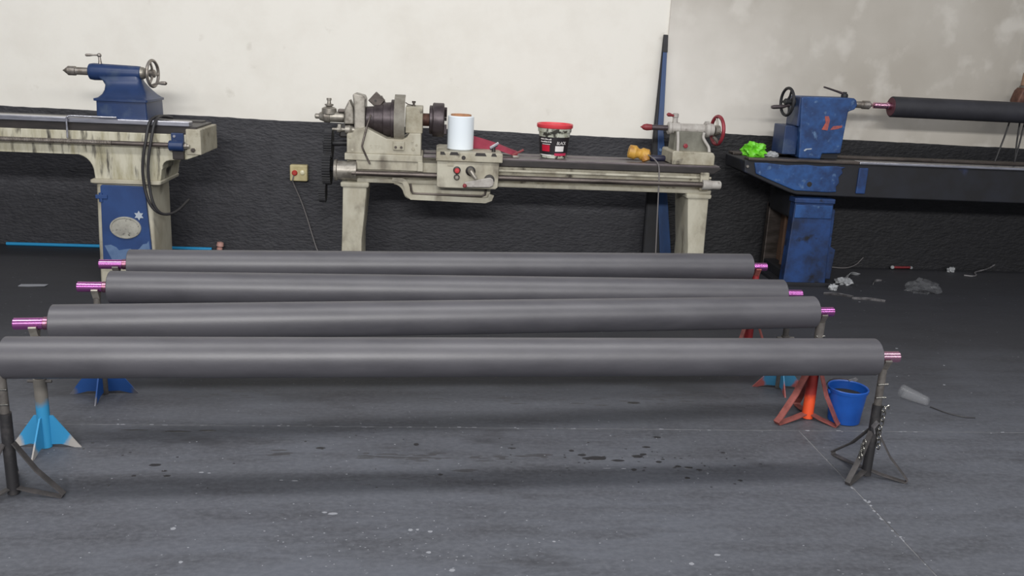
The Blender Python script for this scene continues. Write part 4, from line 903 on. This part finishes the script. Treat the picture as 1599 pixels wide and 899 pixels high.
# green bag and white paper on the right lathe end
tag(obj('green_bag', crumple(B(), (2.335, 6.31, 0.950), 0.085, 0.055, 0.062, 0.55, 2.3, 4, 3), 'green_bag', None, True), 'crumpled bright green plastic bag on the right lathe bed end', 'bag')
tag(obj('paper_scrap', crumple(B(), (2.475, 6.32, 0.950), 0.050, 0.028, 0.026, 0.5, 2.1, 3, 5), 'white_rag', None, True), 'small crumpled white paper beside the green bag', 'paper')

# cords and a hook block hanging at the right edge
hg = thing('hanging_hoist', 'dark hook block with tan grip and cords hanging at the right edge', 'hoist', (4.515, 6.555, 1.385))
obj('hook_block', loft(B(), [rr_ring(4.435, 4.60, 6.505, 6.60, 1.385, 0.015, 3), rr_ring(4.430, 4.62, 6.50, 6.61, 1.43, 0.015, 3), rr_ring(4.450, 4.62, 6.50, 6.61, 1.50, 0.015, 3), rr_ring(4.465, 4.60, 6.51, 6.60, 1.525, 0.015, 3)]), 'rusty', hg, True)
obj('grip', lathe(B(), [(0, 0.034), (0.01, 0.044), (0.10, 0.040), (0.11, 0.022)], (4.515, 6.555, 1.535), (0, 0, 1), 18), 'tan', hg, True)
obj('band', lathe(B(), [(0, 0.050), (0.022, 0.050)], (4.515, 6.555, 1.518), (0, 0, 1), 18), 'steel_pale', hg, True)
obj('cord', tube(B(), [(4.515, 6.555, 1.64), (4.52, 6.555, 2.4), (4.52, 6.555, 4.0)], 0.010, 8), 'cable', hg, True)
for pts in ([(4.440, 6.54, 1.42), (4.415, 6.53, 1.28), (4.395, 6.53, 1.15), (4.355, 6.53, 0.957)], [(4.49, 6.54, 1.40), (4.500, 6.535, 1.28), (4.505, 6.53, 1.12), (4.518, 6.53, 0.957)], [(4.57, 6.54, 1.40), (4.545, 6.54, 1.25), (4.53, 6.53, 1.12), (4.518, 6.53, 0.957)]):
    obj('cord', tube(B(), spline(pts, 5), 0.0065, 8), 'cable', hg, True)

# ------------------------------------------------------------------ against the wall
sw = thing('wall_switch', 'cream push-button switch box with red button on the black wall band', 'switch', (-1.04, 6.889, 0.575))
obj('housing', box(B(), -1.105, -0.973, 6.825, 6.889, 0.573, 0.697), 'switch', sw, bevel=0.008)
obj('red_button', lathe(B(), [(0, 0.021), (0.010, 0.021), (0.016, 0.015)], (-1.068, 6.826, 0.637), (0, -1, 0), 20), 'button_red', sw, True)
obj('white_button', lathe(B(), [(0, 0.018), (0.008, 0.017), (0.012, 0.010)], (-1.010, 6.826, 0.642), (0, -1, 0), 20), 'button_white', sw, True)
obj('cable', tube(B(), spline([(-1.075, 6.822, 0.618), (-1.082, 6.812, 0.585), (-1.078, 6.83, 0.55), (-1.03, 6.86, 0.42), (-0.985, 6.865, 0.28), (-0.950, 6.86, 0.16), (-0.905, 6.84, 0.03), (-0.86, 6.80, 0.006), (-0.70, 6.70, 0.006)], 6), 0.005, 8), 'cable_grey', sw, True)

ps = thing('leaning_beam', 'tall tapering blue steel beam leaning on the wall behind the tailstock', 'beam', (1.76, 6.62, 0))
def taper(name, prof, m):
    obj(name, loft(B(), [[(x0, y0, z), (x1, y0, z), (x1, y1, z), (x0, y1, z)] for z, x0, x1, y0, y1 in prof]), m, ps, bevel=0.003)
taper('flange', [(0.0, 1.790, 1.885, 6.580, 6.592), (0.62, 1.732, 1.806, 6.660, 6.672), (1.10, 1.708, 1.752, 6.735, 6.747), (1.70, 1.722, 1.752, 6.835, 6.847), (1.785, 1.726, 1.752, 6.852, 6.864)], 'post_blue')
taper('web', [(0.0, 1.640, 1.800, 6.592, 6.60), (0.62, 1.655, 1.745, 6.672, 6.68), (1.10, 1.682, 1.722, 6.747, 6.755), (1.70, 1.716, 1.730, 6.847, 6.854), (1.785, 1.722, 1.732, 6.864, 6.87)], 'machine_black')
taper('back_flange', [(0.0, 1.640, 1.652, 6.592, 6.64), (0.62, 1.655, 1.667, 6.672, 6.71), (1.10, 1.682, 1.692, 6.747, 6.775), (1.70, 1.716, 1.724, 6.847, 6.86), (1.785, 1.720, 1.728, 6.862, 6.87)], 'machine_black')
taper('end_cap', [(1.66, 1.718, 1.756, 6.825, 6.86), (1.79, 1.720, 1.754, 6.848, 6.87)], 'black')
obj('bolt', lathe(B(), [(0, 0.014), (0.008, 0.012)], (1.735, 6.705, 0.93), (0, -1, 0), 8), 'worn_blue', ps)

tag(obj('plastic_pipe', (lambda b: loft(b, [[(x, 6.855 + r_*math.cos(2*PI*k/14), 0.0135 + r_*math.sin(2*PI*k/14)) for k in range(14)] for x, r_ in ((-3.25, 0.008), (-3.25, 0.013), (-1.72, 0.013), (-1.72, 0.008))], cap=True))(B()), 'pipe_blue', None, True), 'thin bright blue pipe lying along the foot of the wall', 'pipe')
tag(obj('cap_plug', lathe(B(), [(0, 0.02), (0.03, 0.022), (0.034, 0.016), (0.050, 0.028), (0.075, 0.024), (0.08, 0.01)], (-1.655, 6.82, 0.001), (0.15, 0, 1), 16), 'plug_pink', None, True), 'small pinkish plug on the floor by the blue pipe end', 'plug')

# ------------------------------------------------------------------ on the floor
bk = thing('bucket', 'blue plastic bucket with black contents beside the orange stand', 'bucket', (1.948, 3.685, 0))
BX, BY = 1.948, 3.685
obj('bucket_body', lathe(B(), [(0, 0.060), (0.003, 0.072), (0.03, 0.074), (0.150, 0.086), (0.152, 0.091), (0.166, 0.093), (0.170, 0.090), (0.166, 0.085), (0.12, 0.080), (0.02, 0.068)], (BX, BY, 0.001), (0, 0, 1), 40), 'bucket_blue', bk, True)
bm = B(); lathe(bm, [(0.04, 0.062), (0.130, 0.0805), (0.139, 0.05), (0.134, 0.005)], (BX, BY, 0), (0, 0, 1), 28)
obj('sludge', bm, 'sludge', bk, True)
for s in (-1, 1):
    obj('ear', cyl(B(), (BX+s*0.086, BY, 0.146), (BX+s*0.098, BY, 0.146), 0.011, 12), 'bucket_blue', bk, True)
obj('bail', tube(B(), [(BX + 0.098*math.cos(a), BY + 0.098*math.sin(a), 0.146 + 0.028*math.sin(a)) for a in [PI*k/20 for k in range(21)]], 0.0028, 6), 'steel_dark', bk, True)
tag(obj('rag_scrap', prism(B(), [(1.985, 0.174), (2.000, 0.140), (2.030, 0.178), (2.020, 0.186), (2.002, 0.180)], 3.7595, 3.766), 'grey_scrap'), 'small grey scrap hooked over the blue bucket rim', 'scrap')

tag(obj('plastic_cup', (lambda b: lathe(b, [(0, 0.034), (0.003, 0.036), (0.008, 0.034), (0.08, 0.028), (0.14, 0.022), (0.143, 0.015), (0.142, 0.002), (0.137, 0.015), (0.134, 0.021), (0.08, 0.027), (0.008, 0.033)], (2.392, 3.99, 0.0345), (0.55, -0.83, -0.075), 28, cap=False))(B()), 'clear', None, True), 'clear plastic cup lying on its side on the right floor', 'cup')
tag(obj('string', tube(B(), spline([(2.475, 3.855, 0.004), (2.52, 3.78, 0.003), (2.575, 3.735, 0.003), (2.63, 3.725, 0.003)], 6), 0.003, 6), 'cable', None, True), 'short dark string beside the clear plastic cup', 'string')

def rag(name, c, s, label, cat, m, seed, amp=0.6, group=None):
    o = obj(name, crumple(B(), c, s[0], s[1], s[2], amp, 2.4, 3, seed), m, None, True); tag(o, label, cat, group)
rag('rag', (3.165, 6.30, 0), (0.060, 0.055, 0.030), 'crumpled white rag on the floor right of the blue column', 'rag', 'white_rag', 2)
rag('rag', (2.995, 6.12, 0), (0.030, 0.030, 0.026), 'small white wad touching the blue column foot', 'rag', 'white_rag', 8)
tag(obj('paper_strip', strap(B(), spline([(3.20, 6.36, 0.006), (3.28, 6.48, 0.030), (3.36, 6.58, 0.020), (3.43, 6.60, 0.004)], 5), 0.028, 0.003), 'white_rag'), 'curling white paper strip behind the crumpled rag', 'paper')
tag(obj('offcut', strap(B(), spline([(2.86, 5.98, 0.004), (2.95, 5.95, 0.010), (3.05, 5.90, 0.004)], 5), 0.030, 0.003), 'grey_scrap'), 'short grey offcut on the floor in front of the blue column', 'offcut')
tag(obj('offcut', strap(B(), spline([(3.02, 5.86, 0.004), (3.14, 5.84, 0.008), (3.24, 5.80, 0.004)], 5), 0.026, 0.003), 'grey_scrap'), 'grey rubber offcut just right of the other one near the rollers', 'offcut')
tag(obj('offcut', strap(B(), spline([(3.40, 6.30, 0.004), (3.47, 6.40, 0.008), (3.53, 6.42, 0.004)], 5), 0.018, 0.003), 'grey_scrap'), 'thin pale offcut on the dark floor beyond the white rag', 'offcut')
rag('plastic_bag', (3.70, 6.12, 0), (0.115, 0.085, 0.060), 'crumpled clear plastic bag on the dark floor under the right lathe', 'bag', 'clear', 11)
pt = thing('metal_bar', 'dark red bar with two pale ends at the foot of the right wall', 'bar', (3.90, 6.83, 0))
obj('bar', cyl(B(), (3.84, 6.83, 0.020), (3.99, 6.84, 0.020), 0.010, 12), 'red_dark', pt, True)
obj('ferrule', sphere(B(), (3.83, 6.83, 0.020), 0.016), 'white_rag', pt, True)
obj('ferrule', sphere(B(), (4.00, 6.84, 0.018), 0.014), 'white_rag', pt, True)
rag('paper_scrap', (4.33, 6.80, 0), (0.030, 0.022, 0.026), 'small white scrap at the foot of the right wall', 'paper', 'white_rag', 14)
tag(obj('rope', tube(B(), spline([(4.36, 6.66, 0.007), (4.42, 6.64, 0.007), (4.48, 6.68, 0.007), (4.52, 6.76, 0.012), (4.66, 6.82, 0.03), (4.74, 6.85, 0.06)], 6), 0.0065, 8), 'grey_scrap', None, True), 'grey rope end lying along the foot of the right wall', 'rope')
tag(obj('wire', tube(B(), spline([(3.28, 6.84, 0.006), (3.42, 6.82, 0.006), (3.52, 6.85, 0.03), (3.58, 6.86, 0.09)], 6), 0.004, 8), 'cable_grey', None, True), 'thin wire curling up the wall beside the blue column', 'wire')
tag(obj('white_strip', prism(B(), [(-2.66, 0.0), (-2.60, 0.0), (-2.50, 0.004), (-2.49, 0.006), (-2.54, 0.006), (-2.66, 0.003)], 5.70, 5.745), 'speck'), 'pale strip on the floor in front of the left lathe', 'strip')
